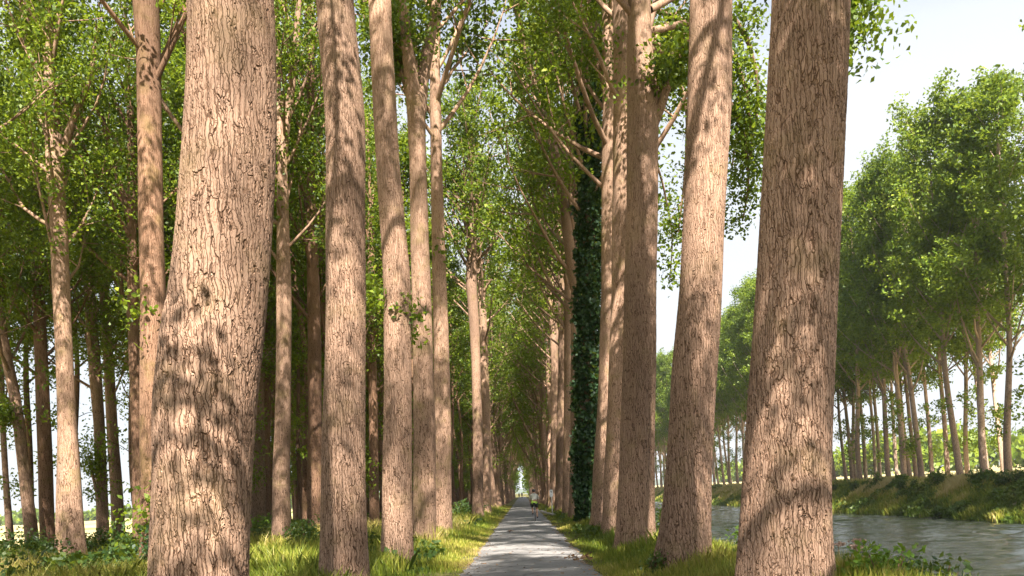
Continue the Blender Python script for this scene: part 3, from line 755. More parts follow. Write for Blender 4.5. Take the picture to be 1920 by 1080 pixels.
# low hills on the horizon
xs_h = np.linspace(-2600, 2600, 160); V = []; fq = []
h = 14 + 10 * np.sin(xs_h * .0021 + 1) + 6 * np.sin(xs_h * .006) + 9 * np.clip((xs_h + 900) / -700, -1, 1)
for i, x in enumerate(xs_h):
    V += [(x, 2300, -1), (x, 2600, max(4, h[i])), (x, 3100, -1)]
    if i: fq += [(3 * i - 3, 3 * i, 3 * i + 1, 3 * i - 2), (3 * i - 2, 3 * i + 1, 3 * i + 2, 3 * i - 1)]
me = bpy.data.meshes.new('hills'); me.from_pydata(V, [], fq); me.polygons.foreach_set('use_smooth', [True] * len(me.polygons))
me.materials.append(simple('wooded_hills', (.07, .1, .06), .9, scale=.02, var=.4))
tag(link('hills', me), kind='structure')

# ------------------------------------------------------------------ grass and undergrowth
def blades(rng, n, region, hgt, wid, tint, lean=.5, seed=1.0, dens=None, mat='grass'):
    x0, x1, y0, y1 = region
    x = rng.uniform(x0, x1, n)
    u = rng.random(n); y = 1 / (1 / y0 + (1 / y1 - 1 / y0) * u) if y0 > 0 else rng.uniform(y0, y1, n)
    nz = fbm(x, y, .5, seed); nz2 = fbm(x, y, .13, seed + 7)
    keep = rng.random(n) < np.clip(.75 + .9 * nz, .1, 1)
    keep &= np.abs(x - .02) > 1.3 + .09 * rng.random(n) + .05 * np.abs(nz)
    if dens is not None: keep &= rng.random(n) < dens(x, y)
    x, y, nz, nz2 = x[keep], y[keep], nz[keep], nz2[keep]; n = len(x)
    z = ground_z(x, y) - .02
    H = hgt(x, y) * (.45 + .9 * rng.random(n)) * (1 + .6 * nz)
    W = wid * (.7 + .6 * rng.random(n)) * (1 + y / 45)
    a = rng.random(n) * 6.28
    b0 = rng.random(n) * 6.28 * .35 + .6
    lx, ly = np.cos(b0) * lean * H * rng.random(n), np.sin(b0) * lean * H * (rng.random(n) - .5) * 2
    sx, sy = np.cos(a) * W / 2, np.sin(a) * W / 2
    P = np.stack([np.stack([x - sx, y - sy, z], 1), np.stack([x + sx, y + sy, z], 1),
                  np.stack([x + sx * .8 + lx * .4, y + sy * .8 + ly * .4, z + H * .62], 1), np.stack([x + lx, y + ly, z + H * .95], 1), np.stack([x - sx * .8 + lx * .4, y - sy * .8 + ly * .4, z + H * .62], 1)], 1)
    t = tint(x, y, nz, nz2) + rng.normal(0, .13, n)
    return P, t
def verge_h(x, y):
    d = np.abs(x - .02) - 1.36
    return np.clip(.05 + .2 * d, .05, .4)
def verge_t(x, y, a, b):
    d = np.abs(x - .02) - 1.36
    return .34 + .36 * np.exp(-d / .35) + .35 * a + .4 * b
def wood_h(x, y): return np.full(len(x), .5)
def wood_t(x, y, a, b): return .58 + .5 * b + .25 * a
def bank_h(x, y): return np.full(len(x), .5)
def bank_t(x, y, a, b): return np.clip(.2 + .11 * (x - 31), 0, .85) + .75 * a + .5 * b  # straw towards the brow; golden patches stand in for sunlight the crowns block
def near_t(x, y, a, b): return .3 + .4 * a + .4 * b
G = [blades(rng, 90000, (-3.4, -1.3, 7, 110), verge_h, .014, verge_t, seed=1.5),
     blades(rng, 90000, (1.3, 4.6, 7, 110), verge_h, .014, verge_t, seed=2.5),
     blades(rng, 120000, (-14, -2.6, 9, 90), wood_h, .016, wood_t, seed=4.5, lean=.8),
     blades(rng, 60000, (-30, -12, 14, 90), wood_h, .022, wood_t, seed=5.5, lean=.7),
     blades(rng, 50000, (4.3, 6.3, 7, 60), lambda x, y: np.full(len(x), .13), .016, near_t, seed=6.5, lean=.7)]
link('grass', poly_mesh('grass', np.concatenate([p for p, t in G]), 5, np.concatenate([t for p, t in G]), M['grass']))
tag(bpy.data.objects['grass'], 'mixed green and straw coloured grass along both verges of the path', 'grass', kind='stuff')
Pb, tb = blades(rng, 120000, (30.8, 39, 32, 240), bank_h, .045, bank_t, seed=8.5, lean=.7)
tag(link('bank_grass', poly_mesh('bank_grass', Pb, 5, tb, M['grass'])), 'rough grass and weeds covering the far canal bank', 'grass', kind='stuff')

# leafy weeds low in the wood
def weeds(rng, n, region, thr, hmax, size, seed):
    x0, x1, y0, y1 = region
    x = rng.uniform(x0, x1, n); u = rng.random(n); y = 1 / (1 / y0 + (1 / y1 - 1 / y0) * u)
    d = fbm(x, y, .28, seed) + .5 * fbm(x, y, .8, seed + 3)
    k = d > thr; x, y, d = x[k], y[k], d[k]
    top = hmax * np.clip((d - thr) * 2.2, .15, 1)
    z = ground_z(x, y) + top * (.25 + .75 * rng.random(len(x)) ** .6)
    return np.stack([x, y, z], 1), .45 + .5 * fbm(x, y, .5, seed + 11) + rng.normal(0, .16, len(x))
Ws = [weeds(rng, 60000, (-26, -9, 13, 60), -.12, .85, .1, 21.0), weeds(rng, 22000, (-9.5, -2.2, 13, 70), .12, .55, .1, 31.0), weeds(rng, 14000, (1.9, 4.6, 11, 70), .12, .4, .1, 51.0)]
C = np.concatenate([w[0] for w in Ws]); T = np.concatenate([w[1] for w in Ws])
tag(link('undergrowth', poly_mesh('undergrowth', leaf_quads(rng, C, .13, up=.8, aspect=1.0), 4, T, M['bush'])), 'tangle of leafy weeds covering the floor of the wood', 'undergrowth', kind='stuff')
C, T = weeds(rng, 70000, (30.9, 36.2, 45, 230), .05, .95, .2, 41.0)
tag(link('bank_weeds', poly_mesh('bank_weeds', leaf_quads(rng, C, .24, up=.6, aspect=.9), 4, T, M['bank_green'])), 'dark leafy weeds hanging over the far water line', 'weeds', kind='stuff')

# single bushes
def bush(name, loc, w, h, n, size, mat, label, cat, group=None, seed=1, stems=9, blob=.16):
    rng = np.random.default_rng(seed)
    root = empty(name, loc); tag(root, label, cat, group)
    g = Geo(); cents = []
    for i in range(stems):
        a = rng.random() * 6.28; s = rng.random() ** .6
        e = np.array([math.cos(a) * w * .5 * s, math.sin(a) * w * .5 * s, h * (.95 - .35 * s) * (.7 + .35 * rng.random())])
        P = np.array([[0, 0, -.08], e * [.35, .35, .5], e])
        g.tube(P, [.022 * h + .006, .012 * h + .004, .004], 5, cap=False)
        for t in np.linspace(.35, 1, 7):
            cents.append(e * [t ** 1.3, t ** 1.3, t] + rng.normal(size=3) * .1 * w)
    link('stems', g.mesh('stems', M['bark_dark']), root)
    link('foliage', crown_mesh('foliage', rng, cents, n / len(cents), blob * h ** .5, size, M[mat], flat=.8), root)
    return root
def on_ground(x, y): return (x, y, float(ground_z(np.array([x]), np.array([y]))[0]))
def px_ground(px, Z, py=None):
    x, _ = at(px, py or 1000, Z); return on_ground(x, Z)
bush('shrub', px_ground(572, 27, 1000), 1.5, 1.35, 1500, .09, 'bush', 'dark leafy shrub in the grass at left of the shaded brown trunk', 'shrub', seed=61)
bush('shrub', px_ground(484, 46, 970), 2.2, 1.3, 1200, .13, 'bright_bush', 'bright green shrub at the foot of the pale trunk behind the massive one', 'shrub', seed=62)
bush('shrub', px_ground(868, 62, 945), 2.6, 1.3, 1500, .13, 'bush', 'low rounded green shrub beside the path in the gap of the row', 'shrub', seed=63)
bush('shrub', px_ground(210, 33, 1010), 2.6, 1.0, 1700, .11, 'bush', 'spreading dark leafy bush between the pinkish trunk and the tall dark trunk', 'shrub', seed=64)
bush('shrub', px_ground(40, 26, 1030), 3.0, 1.05, 2200, .1, 'bush', 'sun speckled leafy bush in the lower left corner of the wood', 'shrub', seed=65)
bush('shrub', px_ground(290, 19.5, 1030), .8, 1.5, 700, .09, 'ivy', 'upright dark leafy sapling hugging the left of the massive trunk', 'shrub', seed=66)
bush('shrub', px_ground(130, 18.5, 1060), 2.4, .7, 1500, .09, 'bush', 'low dark leafy clump at the bottom of the wood floor', 'shrub', seed=67)
bush('shrub', px_ground(1242, 24, 960), .8, 1.3, 380, .08, 'bush', 'small dark sapling against the water between two trunks', 'shrub', seed=68)
bush('shrub', (4.0, 9.5, .03), .8, 1.0, 1500, .065, 'bright_bush', 'bright yellow green bush on the canal edge right of the thickest trunk', 'shrub', seed=69, blob=.1)
bush('shrub', (4.55, 9.6, -.14), .7, .95, 1200, .065, 'bush', 'mid green bush on the canal edge beside the bright one', 'shrub', seed=70, blob=.1)
bush('shrub', (3.75, 14.6, 0.0), .35, .95, 170, .07, 'bright_bush', 'thin bright sapling against the left side of the thickest trunk', 'shrub', seed=71)
bush('shrub', (2.25, 15.0, .02), .5, .5, 260, .06, 'bush', 'small dark weed at the foot of the sunlit broad trunk', 'shrub', seed=72)
bk = [(1565, 905, .9, 1.6), (1602, 915, 1.2, 1.8), (1641, 895, 2.0, 2.6), (1690, 920, 1.4, 2.0), (1715, 905, 1.2, 2.0), (1757, 890, 2.2, 2.2), (1830, 900, 1.6, 2.0), (1882, 890, 1.8, 1.8), (1912, 900, 1.6, 2.0)]
bl = ['little dark bush first from the thickest trunk on the far bank', 'small dark bush second along the far bank', 'largest dark round bush on the far bank', 'dark bush halfway up the far bank right of the largest',
      'dark bush touching the wide foot of a far poplar', 'spreading spiky bush on the brow of the far bank', 'dark bush below the pair of crossing far trunks', 'dark bush at the foot of the stout far poplar', 'dark bush at the far bank on the photo edge']
for i, (px, py, w, hh) in enumerate(bk):
    tx = (px - VX) * CR + (VY - py) * SR; ty = -(px - VX) * SR + (VY - py) * CR
    X = 35.2 if py < 902 else 34.2
    Z = X * F / tx
    bush('bank_bush', on_ground(X, Z), w * .8, hh * .72, 420, .17, 'bush', bl[i], 'bush', 'dark bushes on the far bank', seed=80 + i, blob=.13)

# dried umbel flowers by the canal
root = empty('hogweed', (3.98, 10.9, .02)); tag(root, 'dried pinkish umbel plant beside the foot of the thickest trunk', 'plant')
rg = np.random.default_rng(9); dry_stem = simple('dry_stem', (.4, .27, .15), .8)
for i in range(6):
    e = np.array([rg.uniform(-.18, .3), rg.uniform(-.2, .2), rg.uniform(.5, .8)])
    g = Geo(); g.tube([[0, 0, -.05], e * [.5, .5, .55], e], [.009, .007, .005], 5, cap=False)
    stm = link('stem', g.mesh('stem', dry_stem), root)
    C = e + np.stack([rg.normal(0, .04, 60), rg.normal(0, .04, 60), rg.normal(0, .012, 60)], 1)
    link('umbel', poly_mesh('umbel', leaf_quads(rg, C, .035), 4, rg.random(60), M['hogweed']), stm)

# ------------------------------------------------------------------ distant trees and farm
def far_wood(name, spots, label, seed, size):
    rg = np.random.default_rng(seed); C = []; g = Geo()
    for (x, y, w, h) in spots:
        n = 260
        d = rg.normal(size=(n, 3)); d /= np.linalg.norm(d, axis=1)[:, None]
        r = (.55 + .5 * rg.random(n)) * (1 + .22 * np.sin(d[:, 0] * 5 + x) + .2 * np.sin(d[:, 1] * 4 + d[:, 2] * 6 + y))
        c = d * r[:, None] * np.array([w * .5, w * .5, h * .48]) + np.array([x, y, h * .52])
        C.append(c[c[:, 2] > -.2])
    C = np.concatenate(C)
    t = .5 + rg.normal(0, .18, len(C))
    return tag(link(name, poly_mesh(name, leaf_quads(rg, C, size, up=.6, aspect=1.1), 4, t, M['leaf_far'])), label, 'trees', kind='stuff')
rg = np.random.default_rng(3)
far_wood('avenue_end_woods', [(sx_ * (2.0 + rg.uniform(3.0, 4.0) + k * 7), 420 + rg.uniform(-8, 60), rg.uniform(8, 10), rg.uniform(17, 25)) for rep in range(4) for sx_ in (-1, 1) for k in range(7)], 'trees closing the far end of the avenue', 33, 1.2)
far_wood('distant_woods', [(x, 640 + rg.uniform(-60, 60), rg.uniform(9, 18), rg.uniform(6, 13)) for x in np.arange(-560, -60, 7.0)], 'hazy line of trees beyond the pale field', 31, 2.3)
far_wood('hedge_woods', [(150 + rg.uniform(-10, 26), y, rg.uniform(10, 16), rg.uniform(9, 17)) for y in np.arange(170, 620, 6.0)], 'pale green tree belt beyond the field across the canal', 32, 1.9)
root = empty('farmhouse', (-712, 1390, 0)); tag(root, 'tiny white farmhouse with red roof across the pale field', 'house')
g = Geo(); g.box((0, 0, 2.2), (12, 7, 4.6)); link('wall', g.mesh('wall', simple('whitewash', (.75, .72, .68), .8), False), root)
g = Geo(); g.add([(-6.4, -4, 4.52), (6.4, -4, 4.52), (6.4, 4, 4.52), (-6.4, 4, 4.52), (-6.4, 0, 8), (6.4, 0, 8)], [(0, 1, 5, 4), (2, 3, 4, 5), (0, 4, 3), (1, 2, 5), (0, 3, 2, 1)])
rf = link('roof', g.mesh('roof', simple('red_tiles', (.35, .1, .06), .8), False), root)
g = Geo(); g.box((3, 0, 8.3), (.9, .9, 1.8)); link('chimney', g.mesh('chimney', simple('chimney_brick', (.28, .12, .08), .9), False), rf)
for x in (-3.5, 0, 3.5):
    g = Geo(); g.box((x, -3.52, 2.2), (1.1, .1, 1.4)); link('window', g.mesh('window', simple('dark_glass', (.05, .06, .07), .2), False), root)

# ------------------------------------------------------------------ sign, log, litter
x, _ = at(1036, 966, 58.7)
root = empty('path_sign', on_ground(x, 58.7)); tag(root, 'small white sign plate on a thin pale post in the verge', 'sign')
g = Geo(); g.tube([[0, 0, -.2], [0, 0, .6], [0, 0, 1.3], [0, 0, 1.62]], [.04, .04, .04, .04], 12); link('post', g.mesh('post', simple('pale_post', (.62, .58, .5), .6)), root)
g = Geo()
pts = []
w, hh, r = .115, .245, .05
for (cx, cz, a0) in ((w - r, hh - r, 0), (-w + r, hh - r, 90), (-w + r, -hh + r, 180), (w - r, -hh + r, 270)):
    for k in range(5):
        a = math.radians(a0 + k * 22.5); pts.append((cx + r * math.cos(a), cz + r * math.sin(a)))
n = len(pts)
g.add([(a, -.058, b + 1.5) for a, b in pts] + [(a, -.046, b + 1.5) for a, b in pts], [tuple(range(n)), tuple(range(2 * n - 1, n - 1, -1))] + [((i + 1) % n, i, n + i, n + (i + 1) % n) for i in range(n)])
pl = link('plate', g.mesh('plate', simple('white_enamel', (.8, .8, .8), .35, var=.03), False), root)
g = Geo(); g.box((-.005, -.0605, 1.61), (.075, .004, .07)); g.box((.015, -.0605, 1.555), (.05, .004, .025)); g.box((0, -.0605, 1.43), (.06, .004, .018))
link('symbol', g.mesh('symbol', simple('dark_print', (.06, .07, .1), .5), False), pl)

def log_thing():
    x, _ = at(1021, 951, 55)
    root = empty('fallen_log', on_ground(x, 55.0), .5); tag(root, 'pale weathered log lying in the verge near the cyclist', 'log')
    g = Geo(); t = np.linspace(0, 1, 9)
    g.tube(np.stack([t * 1.0 - .3, .06 * np.sin(t * 5), .42 - t * .34], 1), .07 + .012 * np.sin(t * 9), 12); link('stem', g.mesh('stem', simple('grey_wood', (.42, .38, .34), .85, bump=.6, scale=18)), root)
    g = Geo(); g.tube([[.1, 0, .3], [.16, .12, .42], [.2, .2, .56]], [.03, .024, .016], 8); link('branch_stub', g.mesh('branch_stub', simple('stub_wood', (.4, .35, .3), .85)), root)
log_thing()

def litter(px, py, Zz, n, spread, label, seed, stick=True):
    rg = np.random.default_rng(seed)
    x, _ = at(px, py, Zz)
    root = empty('fallen_twig', (x, Zz, .035)); tag(root, label, 'twig')
    g = Geo(); C = []
    for i in range(5):
        a = rg.uniform(-.5, .5) + (PI if i % 2 else 0); l = spread * rg.uniform(.5, 1)
        e = np.array([math.cos(a) * l, math.sin(a) * l, .03 + .08 * rg.random()])
        g.tube([[0, 0, .02], e * [.5, .5, .8] + [0, 0, .03], e], [.012, .009, .005], 5, cap=False)
        for k in range(n): C.append(e * rg.uniform(.3, 1.1) + rg.normal(size=3) * [.05, .05, .03] + [0, 0, .03])
    link('stick', g.mesh('stick', simple('twig_bark', (.16, .1, .06), .9)), root)
    link('dead_leaves', poly_mesh('dead_leaves', leaf_quads(rg, np.array(C), .09), 4, rg.random(len(C)), M['dry']), root)
litter(1087, 1045, 19.6, 7, .28, 'fallen twig with curled brown leaves on the canal side edge of the asphalt', 5)
litter(956, 996, 35.5, 1, .14, 'small dark broken twig lying alone on the asphalt', 6)

rng = np.random.default_rng(91)
n = 900
x = np.concatenate([rng.uniform(-1.4, 1.4, n // 3), -1.38 + np.abs(rng.normal(0, .22, n // 3)), 1.38 - np.abs(rng.normal(0, .22, n // 3))]); y = 1 / rng.uniform(1 / 70, 1 / 10, len(x))
C = np.stack([x, y, np.full(len(x), .052)], 1)
q = leaf_quads(rng, C, .075, aspect=.9); q[:, :, 2] = .05 + (q[:, :, 2] - .052) * .22 + .01
tag(link('fallen_leaves', poly_mesh('fallen_leaves', q, 4, rng.random(len(x)), M['dry'])), 'dry poplar leaves scattered over the asphalt and along its edges', 'leaves', kind='stuff')

# ------------------------------------------------------------------ cyclist
def skin_body(name, verts, edges, radii, mat, root_i):
    me = bpy.data.meshes.new(name + '_skeleton'); me.from_pydata(verts, edges, [])
    o = bpy.data.objects.new(name + '_skeleton', me); COL.objects.link(o)
    md = o.modifiers.new('skin', 'SKIN'); md.use_smooth_shade = True; md.branch_smoothing = .4
    for i, r in enumerate(radii):
        sv = me.skin_vertices[0].data[i]; sv.radius = (r, r) if not isinstance(r, tuple) else r; sv.use_root = (i == root_i)
    o.modifiers.new('sub', 'SUBSURF').levels = 1; o.modifiers['sub'].render_levels = 1
    dg = bpy.context.evaluated_depsgraph_get()
    m2 = bpy.data.meshes.new_from_object(o.evaluated_get(dg)); m2.name = name
    bpy.data.objects.remove(o)
    m2.materials.clear(); m2.materials.append(mat)
    return m2

def shell(name, me, test, off, mat, parent):
    """clothing that follows the body: the faces TEST picks, moved out by OFF"""
    me.calc_loop_triangles()
    co = [v.co.copy() for v in me.vertices]; no = [v.normal.copy() for v in me.vertices]
    fs = [p.vertices[:] for p in me.polygons if test(p.center)]
    ids = sorted({i for f in fs for i in f}); mp = {a: b for b, a in enumerate(ids)}
    m2 = bpy.data.meshes.new(name); m2.from_pydata([co[i] + no[i] * off for i in ids], [], [[mp[i] for i in f] for f in fs])
    m2.polygons.foreach_set('use_smooth', [True] * len(m2.polygons)); m2.materials.append(mat)
    return link(name, m2, parent)

SKIN = simple('skin', (.5, .29, .2), .55, var=.06)
def ellipsoid(g, c, d, cut=None, n=14, m_=9):
    rows = []
    for j in range(m_ + 1):
        ph = PI * j / m_
        rows.append([(c[0] + d[0] * math.sin(ph) * math.cos(2 * PI * i / n), c[1] + d[1] * math.sin(ph) * math.sin(2 * PI * i / n), c[2] + d[2] * math.cos(ph)) for i in range(n)])
    V = [p for r_ in rows for p in r_]
    fq = [(j * n + i, (j + 1) * n + i, (j + 1) * n + (i + 1) % n, j * n + (i + 1) % n) for j in range(m_) for i in range(n) if cut is None or rows[j + 1][i][2] >= cut - 1e-6]
    g.add(V, fq)

def hand(V, E, R, wrist_i, d, side, grip):
    """palm and five bent fingers continuing from a wrist"""
    w = np.array(V[wrist_i]); d = np.array(d) / np.linalg.norm(d)
    V.append(tuple(w + d * .06)); R.append((.034, .018)); p = len(V) - 1; E.append((wrist_i, p))
    s = np.array([side, 0, 0]); dn = np.array(grip)
    for k, (o, l) in enumerate(((-.03, .07), (-.01, .08), (.01, .078), (.03, .062))):
        a = w + d * .1 + s * o; V.append(tuple(a)); R.append(.009); i0 = len(V) - 1; E.append((p, i0))
        b = a + d * l * .5 + dn * .015; V.append(tuple(b)); R.append(.0085); E.append((i0, i0 + 1))
        c = b + dn * l * .6; V.append(tuple(c)); R.append(.008); E.append((i0 + 1, i0 + 2))
    a = w + d * .05 - s * .04; V.append(tuple(a)); R.append(.011); i0 = len(V) - 1; E.append((p, i0))
    V.append(tuple(a + d * .035 - s * .015 + dn * .02)); R.append(.009); E.append((i0, i0 + 1))

def ride(loc, label, blabel, jersey, band, shorts, trim, helmet, group_p, group_b):
    # bicycle, rear wheel towards the camera
    dark = simple('bike_black', (.025, .025, .028), .4); steel = simple('bike_steel', (.4, .4, .42), .3, metal=.8)
    bk = empty('bicycle', loc); tag(bk, blabel, 'bicycle', group_b)
    for yy in (-.5, .5):
        w = empty('wheel', (0, 0, 0)); w.parent = bk
        th = np.linspace(0, 2 * PI, 33)
        g = Geo(); g.tube(np.stack([0 * th, yy + .325 * np.cos(th), .34 + .325 * np.sin(th)], 1), np.full(33, .016), 8, cap=False); link('tyre', g.mesh('tyre', dark), w)
        g = Geo(); g.tube(np.stack([0 * th, yy + .303 * np.cos(th), .34 + .303 * np.sin(th)], 1), np.full(33, .009), 6, cap=False)
        g.tube([[-.05, yy, .34], [.05, yy, .34]], [.02, .02], 8)
        for k in range(14):
            a = k * 2 * PI / 14; g.tube([[.02 * (-1) ** k, yy, .34], [0, yy + .3 * math.cos(a), .34 + .3 * math.sin(a)]], [.0016, .0016], 3, cap=False)
        link('rim', g.mesh('rim', steel), w)
    g = Geo()
    bb, st, hd, rr, ff = (0, -.06, .29), (0, -.22, .86), (0, .38, .84), (0, -.5, .34), (0, .5, .34)
    for a, b, r in ((bb, st, .017), (st, hd, .016), (bb, (0, .4, .74), .02), (bb, rr, .011), (st, rr, .009), (hd, (0, .4, .7), .019), ((0, .4, .72), ff, .013), (st, (0, -.25, .95), .013)):
        g.tube([a, b], [r, r], 8)
    link('frame', g.mesh('frame', dark), bk)
    g = Geo(); t = np.linspace(0, 1, 6); g.tube(np.stack([0 * t, -.38 + .27 * t, .965 + .01 * t], 1), np.array([.02, .062, .05, .03, .022, .012]), 10); link('saddle', g.mesh('saddle', dark), bk)
    g = Geo(); g.tube([[0, .38, .84], [0, .42, .93]], [.014, .014], 8); g.tube([[-.2, .52, .86], [-.21, .52, .98], [-.21, .44, .965], [-.1, .43, .94], [0, .43, .94], [.1, .43, .94], [.21, .44, .965], [.21, .52, .98], [.2, .52, .86]], [.013] * 9, 8)
    link('handlebar', g.mesh('handlebar', dark), bk)
    g = Geo(); g.tube([[-.07, -.06, .29], [.07, -.06, .29]], [.02, .02], 8); g.tube([[-.075, -.06, .29], [-.08, .05, .4]], [.01, .01], 6); g.tube([[.075, -.06, .29], [.08, -.17, .18]], [.01, .01], 6)
    g.box((-.13, .05, .4), (.09, .06, .02)); g.box((.13, -.17, .18), (.09, .06, .02)); link('crank', g.mesh('crank', steel), bk)
    # rider
    V = [(0, -.24, 1.04), (0, -.16, 1.18), (0, -.04, 1.32), (0, .1, 1.45), (0, .17, 1.53), (0, .22, 1.6), (0, .25, 1.68)]
    R = [(.16, .13), (.145, .115), (.165, .12), (.15, .1), (.058, .058), (.075, .09), (.07, .085)]
    E = [(i, i + 1) for i in range(6)]
    for s, kn, an, ft, toe in ((-1, (-.13, .12, .8), (-.115, -.02, .47), (-.12, .0, .43), (-.125, .13, .42)), (1, (.12, .02, .66), (.115, -.2, .27), (.12, -.2, .22), (.125, -.07, .2))):
        i = len(V)
        V += [(s * .1, -.2, .99), kn, ((kn[0] + an[0]) / 2, (kn[1] + an[1]) / 2 - .04, (kn[2] + an[2]) / 2 + .03), an, ft, toe]; R += [.092, .062, .058, .036, .038, .028]
        E += [(0, i), (i, i + 1), (i + 1, i + 2), (i + 2, i + 3), (i + 3, i + 4), (i + 4, i + 5)]
    for s in (-1, 1):
        i = len(V)
        V += [(s * .17, .1, 1.43), (s * .25, .24, 1.2), (s * .22, .4, 1.02)]; R += [.06, .042, .028]
        E += [(3, i), (i, i + 1), (i + 1, i + 2)]
        hand(V, E, R, i + 2, (0, .9, -.15), s, (0, .1, -.9))
    bm_ = skin_body('person', V, E, R, SKIN, 0)
    p = link('person', bm_, None, loc); tag(p, label, 'person', group_p)
    shell('jersey', bm_, lambda c: 1.2 < c.z < 1.53 and abs(c.x) < .27 and c.y < .26, .014, jersey, p)
    shell('jersey_band', bm_, lambda c: 1.08 < c.z <= 1.24 and abs(c.x) < .2 and c.y < .1, .013, band, p)
    shell('shorts', bm_, lambda c: .76 < c.z <= 1.06 and c.y < .1 and abs(c.x) < .24, .013, shorts, p)
    shell('waistband', bm_, lambda c: 1.0 < c.z <= 1.12 and abs(c.x) < .24 and c.y < .1, .018, trim, p)
    g = Geo(); ellipsoid(g, (0, .24, 1.67), (.095, .125, .115), cut=1.655); link('helmet', g.mesh('helmet', helmet), p)
    g = Geo(); ellipsoid(g, (0, .225, 1.645), (.078, .09, .085), n=12); link('hair', g.mesh('hair', simple('dark_hair', (.03, .02, .015), .7)), p)
    g = Geo(); ellipsoid(g, (0, .345, 1.63), (.014, .02, .026)); 
    for s in (-1, 1): ellipsoid(g, (s * .082, .25, 1.635), (.012, .022, .032)); ellipsoid(g, (s * .03, .33, 1.65), (.012, .008, .008))
    link('face', g.mesh('face', SKIN), p)
    for c in ((-.122, .06, .425), (.122, -.14, .212)):
        g = Geo(); ellipsoid(g, c, (.048, .14, .05)); link('shoe', g.mesh('shoe', simple('black_shoe', (.02, .02, .02), .5)), p)
xx, _ = at(1004, 978, 47.6)
lime = simple('lime_cloth', (.38, .6, .08), .8)
ride((xx, 47.6, .036), 'cyclist in pale jersey, black shorts and lime waistband riding away along the path', 'narrow black racing bicycle ridden by the cyclist in the pale jersey',
     simple('pale_jersey', (.62, .6, .52), .8), simple('brown_jersey', (.3, .17, .1), .8), simple('black_lycra', (.02, .03, .025), .6), lime, simple('black_helmet', (.02, .02, .022), .35), None, None)
x2, _ = at(979, 933, 250)
blk = simple('dark_cloth', (.03, .03, .035), .8)
ride((x2, 250, .036), 'tiny dark cyclist far down the path where the trees close in', 'tiny dark bicycle under the far off cyclist', blk, blk, blk, blk, blk, None, None)

def walker():
    x, _ = at(973.5, 931, 262)
    V = [(0, 0, .95), (0, 0, 1.12), (0, 0, 1.28), (0, 0, 1.42), (0, 0, 1.52), (0, .01, 1.6), (0, .01, 1.68)]
    R = [(.15, .11), (.14, .1), (.16, .11), (.14, .09), .055, (.075, .09), (.07, .085)]
    E = [(i, i + 1) for i in range(6)]
    for s in (-1, 1):
        i = len(V); V += [(s * .09, 0, .86), (s * .1, .06 * s, .48), (s * .1, -.02 + .1 * s, .09), (s * .11, .1 + .1 * s, .04)]; R += [.085, .058, .04, .035]
        E += [(0, i), (i, i + 1), (i + 1, i + 2), (i + 2, i + 3)]
        i = len(V); V += [(s * .19, 0, 1.4), (s * .24, -.03 * s, 1.12), (s * .24, .05 - .04 * s, .88)]; R += [.055, .042, .028]
        E += [(3, i), (i, i + 1), (i + 1, i + 2)]
        hand(V, E, R, i + 2, (0, .1, -1), s, (0, .5, -.4))
    me = skin_body('person', V, E, R, SKIN, 0)
    p = link('person', me, None, (x, 262, .02)); tag(p, 'tiny figure walking at the field side edge of the path, far away', 'person')
    shell('coat', me, lambda c: c.z > .82 and c.z < 1.5, .015, simple('grey_coat', (.12, .11, .1), .8), p)
    shell('trousers', me, lambda c: .1 < c.z <= .84, .012, blk, p)
    g = Geo(); ellipsoid(g, (0, 0, 1.67), (.088, .1, .1), cut=1.62); link('hair', g.mesh('hair', simple('brown_hair', (.05, .03, .02), .7)), p)
walker()

# ------------------------------------------------------------------ the air
g = Geo(); g.add([(x, y, z) for z in (-6, 62) for x, y in ((-3400, -400), (3400, -400), (3400, 4300), (-3400, 4300))], [(0, 3, 2, 1), (4, 5, 6, 7), (0, 1, 5, 4), (1, 2, 6, 5), (2, 3, 7, 6), (3, 0, 4, 7)])
m, N, L, out = nodes('summer_haze')
pv = N('ShaderNodeVolumePrincipled', Density=.00015, Anisotropy=.2); pv.inputs['Color'].default_value = (.9, .95, 1, 1)
L(pv.outputs[0], out.inputs['Volume'])
tag(link('haze', g.mesh('haze', m, False)), kind='stuff')

# ------------------------------------------------------------------ light, sky, camera
w = bpy.data.worlds.new('World'); SC.world = w; w.use_nodes = True
nt = w.node_tree; nt.nodes.clear()
wo = nt.nodes.new('ShaderNodeOutputWorld'); bg = nt.nodes.new('ShaderNodeBackground'); sky = nt.nodes.new('ShaderNodeTexSky')
sky.sky_type = 'NISHITA'; sky.sun_disc = False; sky.sun_elevation = SUN_EL; sky.sun_rotation = SUN_AZ
sky.air_density = 1.0; sky.dust_density = 2.5; sky.ozone_density = 1.0
tc = nt.nodes.new('ShaderNodeTexCoord'); mpn = nt.nodes.new('ShaderNodeMapping'); mpn.inputs['Scale'].default_value = (1, 1, 2.6)
cn = nt.nodes.new('ShaderNodeTexNoise'); cn.inputs['Scale'].default_value = 1.6; cn.inputs['Detail'].default_value = 6
cr = nt.nodes.new('ShaderNodeMapRange'); cr.inputs['From Min'].default_value = .3; cr.inputs['From Max'].default_value = .62; cr.inputs['To Min'].default_value = .6; cr.inputs['To Max'].default_value = .97
mx = nt.nodes.new('ShaderNodeMix'); mx.data_type = 'RGBA'; mx.inputs[7].default_value = (5.15, 5.4, 5.75, 1)
nt.links.new(tc.outputs['Generated'], mpn.inputs[0]); nt.links.new(mpn.outputs[0], cn.inputs['Vector']); nt.links.new(cn.outputs['Fac'], cr.inputs['Value'])
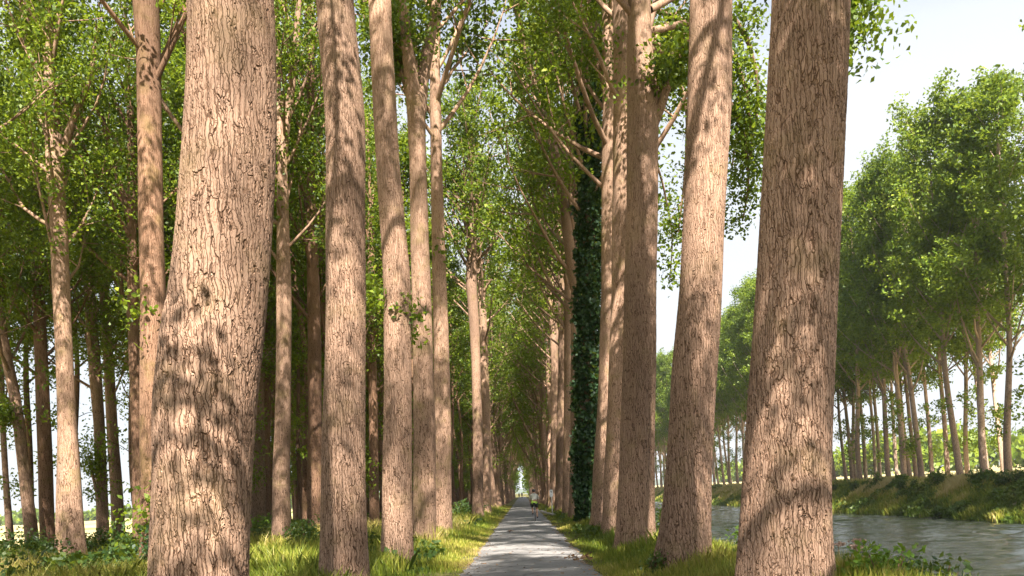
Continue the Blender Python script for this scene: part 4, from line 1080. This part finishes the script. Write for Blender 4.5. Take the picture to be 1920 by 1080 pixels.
sx = nt.nodes.new('ShaderNodeSeparateXYZ'); nt.links.new(tc.outputs['Generated'], sx.inputs[0])
zr_ = nt.nodes.new('ShaderNodeMapRange'); zr_.interpolation_type = 'SMOOTHSTEP'; zr_.inputs['From Min'].default_value = .35; zr_.inputs['From Max'].default_value = .75; zr_.inputs['To Min'].default_value = 1; zr_.inputs['To Max'].default_value = .06
nt.links.new(sx.outputs['Z'], zr_.inputs['Value'])
mm = nt.nodes.new('ShaderNodeMath'); mm.operation = 'MULTIPLY'; nt.links.new(cr.outputs[0], mm.inputs[0]); nt.links.new(zr_.outputs[0], mm.inputs[1])
nt.links.new(mm.outputs[0], mx.inputs[0]); nt.links.new(sky.outputs[0], mx.inputs[6]); nt.links.new(mx.outputs[2], bg.inputs['Color'])
bg.inputs['Strength'].default_value = .05
nt.links.new(bg.outputs[0], wo.inputs['Surface'])

sd = bpy.data.lights.new('sun', 'SUN'); sd.energy = 5.0; sd.angle = math.radians(.65); sd.color = (1.0, .92, .825)
so = bpy.data.objects.new('sun', sd); COL.objects.link(so)
dirn = Vector((math.sin(SUN_AZ) * math.cos(SUN_EL), math.cos(SUN_AZ) * math.cos(SUN_EL), math.sin(SUN_EL)))
so.rotation_euler = dirn.to_track_quat('Z', 'Y').to_euler(); so.location = (20, -20, 60)

cd = bpy.data.cameras.new('camera'); co = bpy.data.objects.new('camera', cd); COL.objects.link(co)
cd.sensor_width = 36; cd.lens = F / 1920 * 36
cd.shift_x = -(VX - 960) / 1920; cd.shift_y = (VY - 540) / 1920
cd.clip_start = .1; cd.clip_end = 8000
co.location = (0, 0, HC); co.rotation_euler = (PI / 2, RHO, 0)
SC.camera = co

SC.view_settings.view_transform = 'Standard'; SC.view_settings.look = 'None'; SC.view_settings.gamma = 1
SC.view_settings.exposure = 2.0
cy = SC.cycles
cy.max_bounces = 7; cy.diffuse_bounces = 4; cy.transmission_bounces = 4; cy.glossy_bounces = 3; cy.transparent_max_bounces = 4
cy.use_denoising = True
cy.sample_clamp_indirect = 6
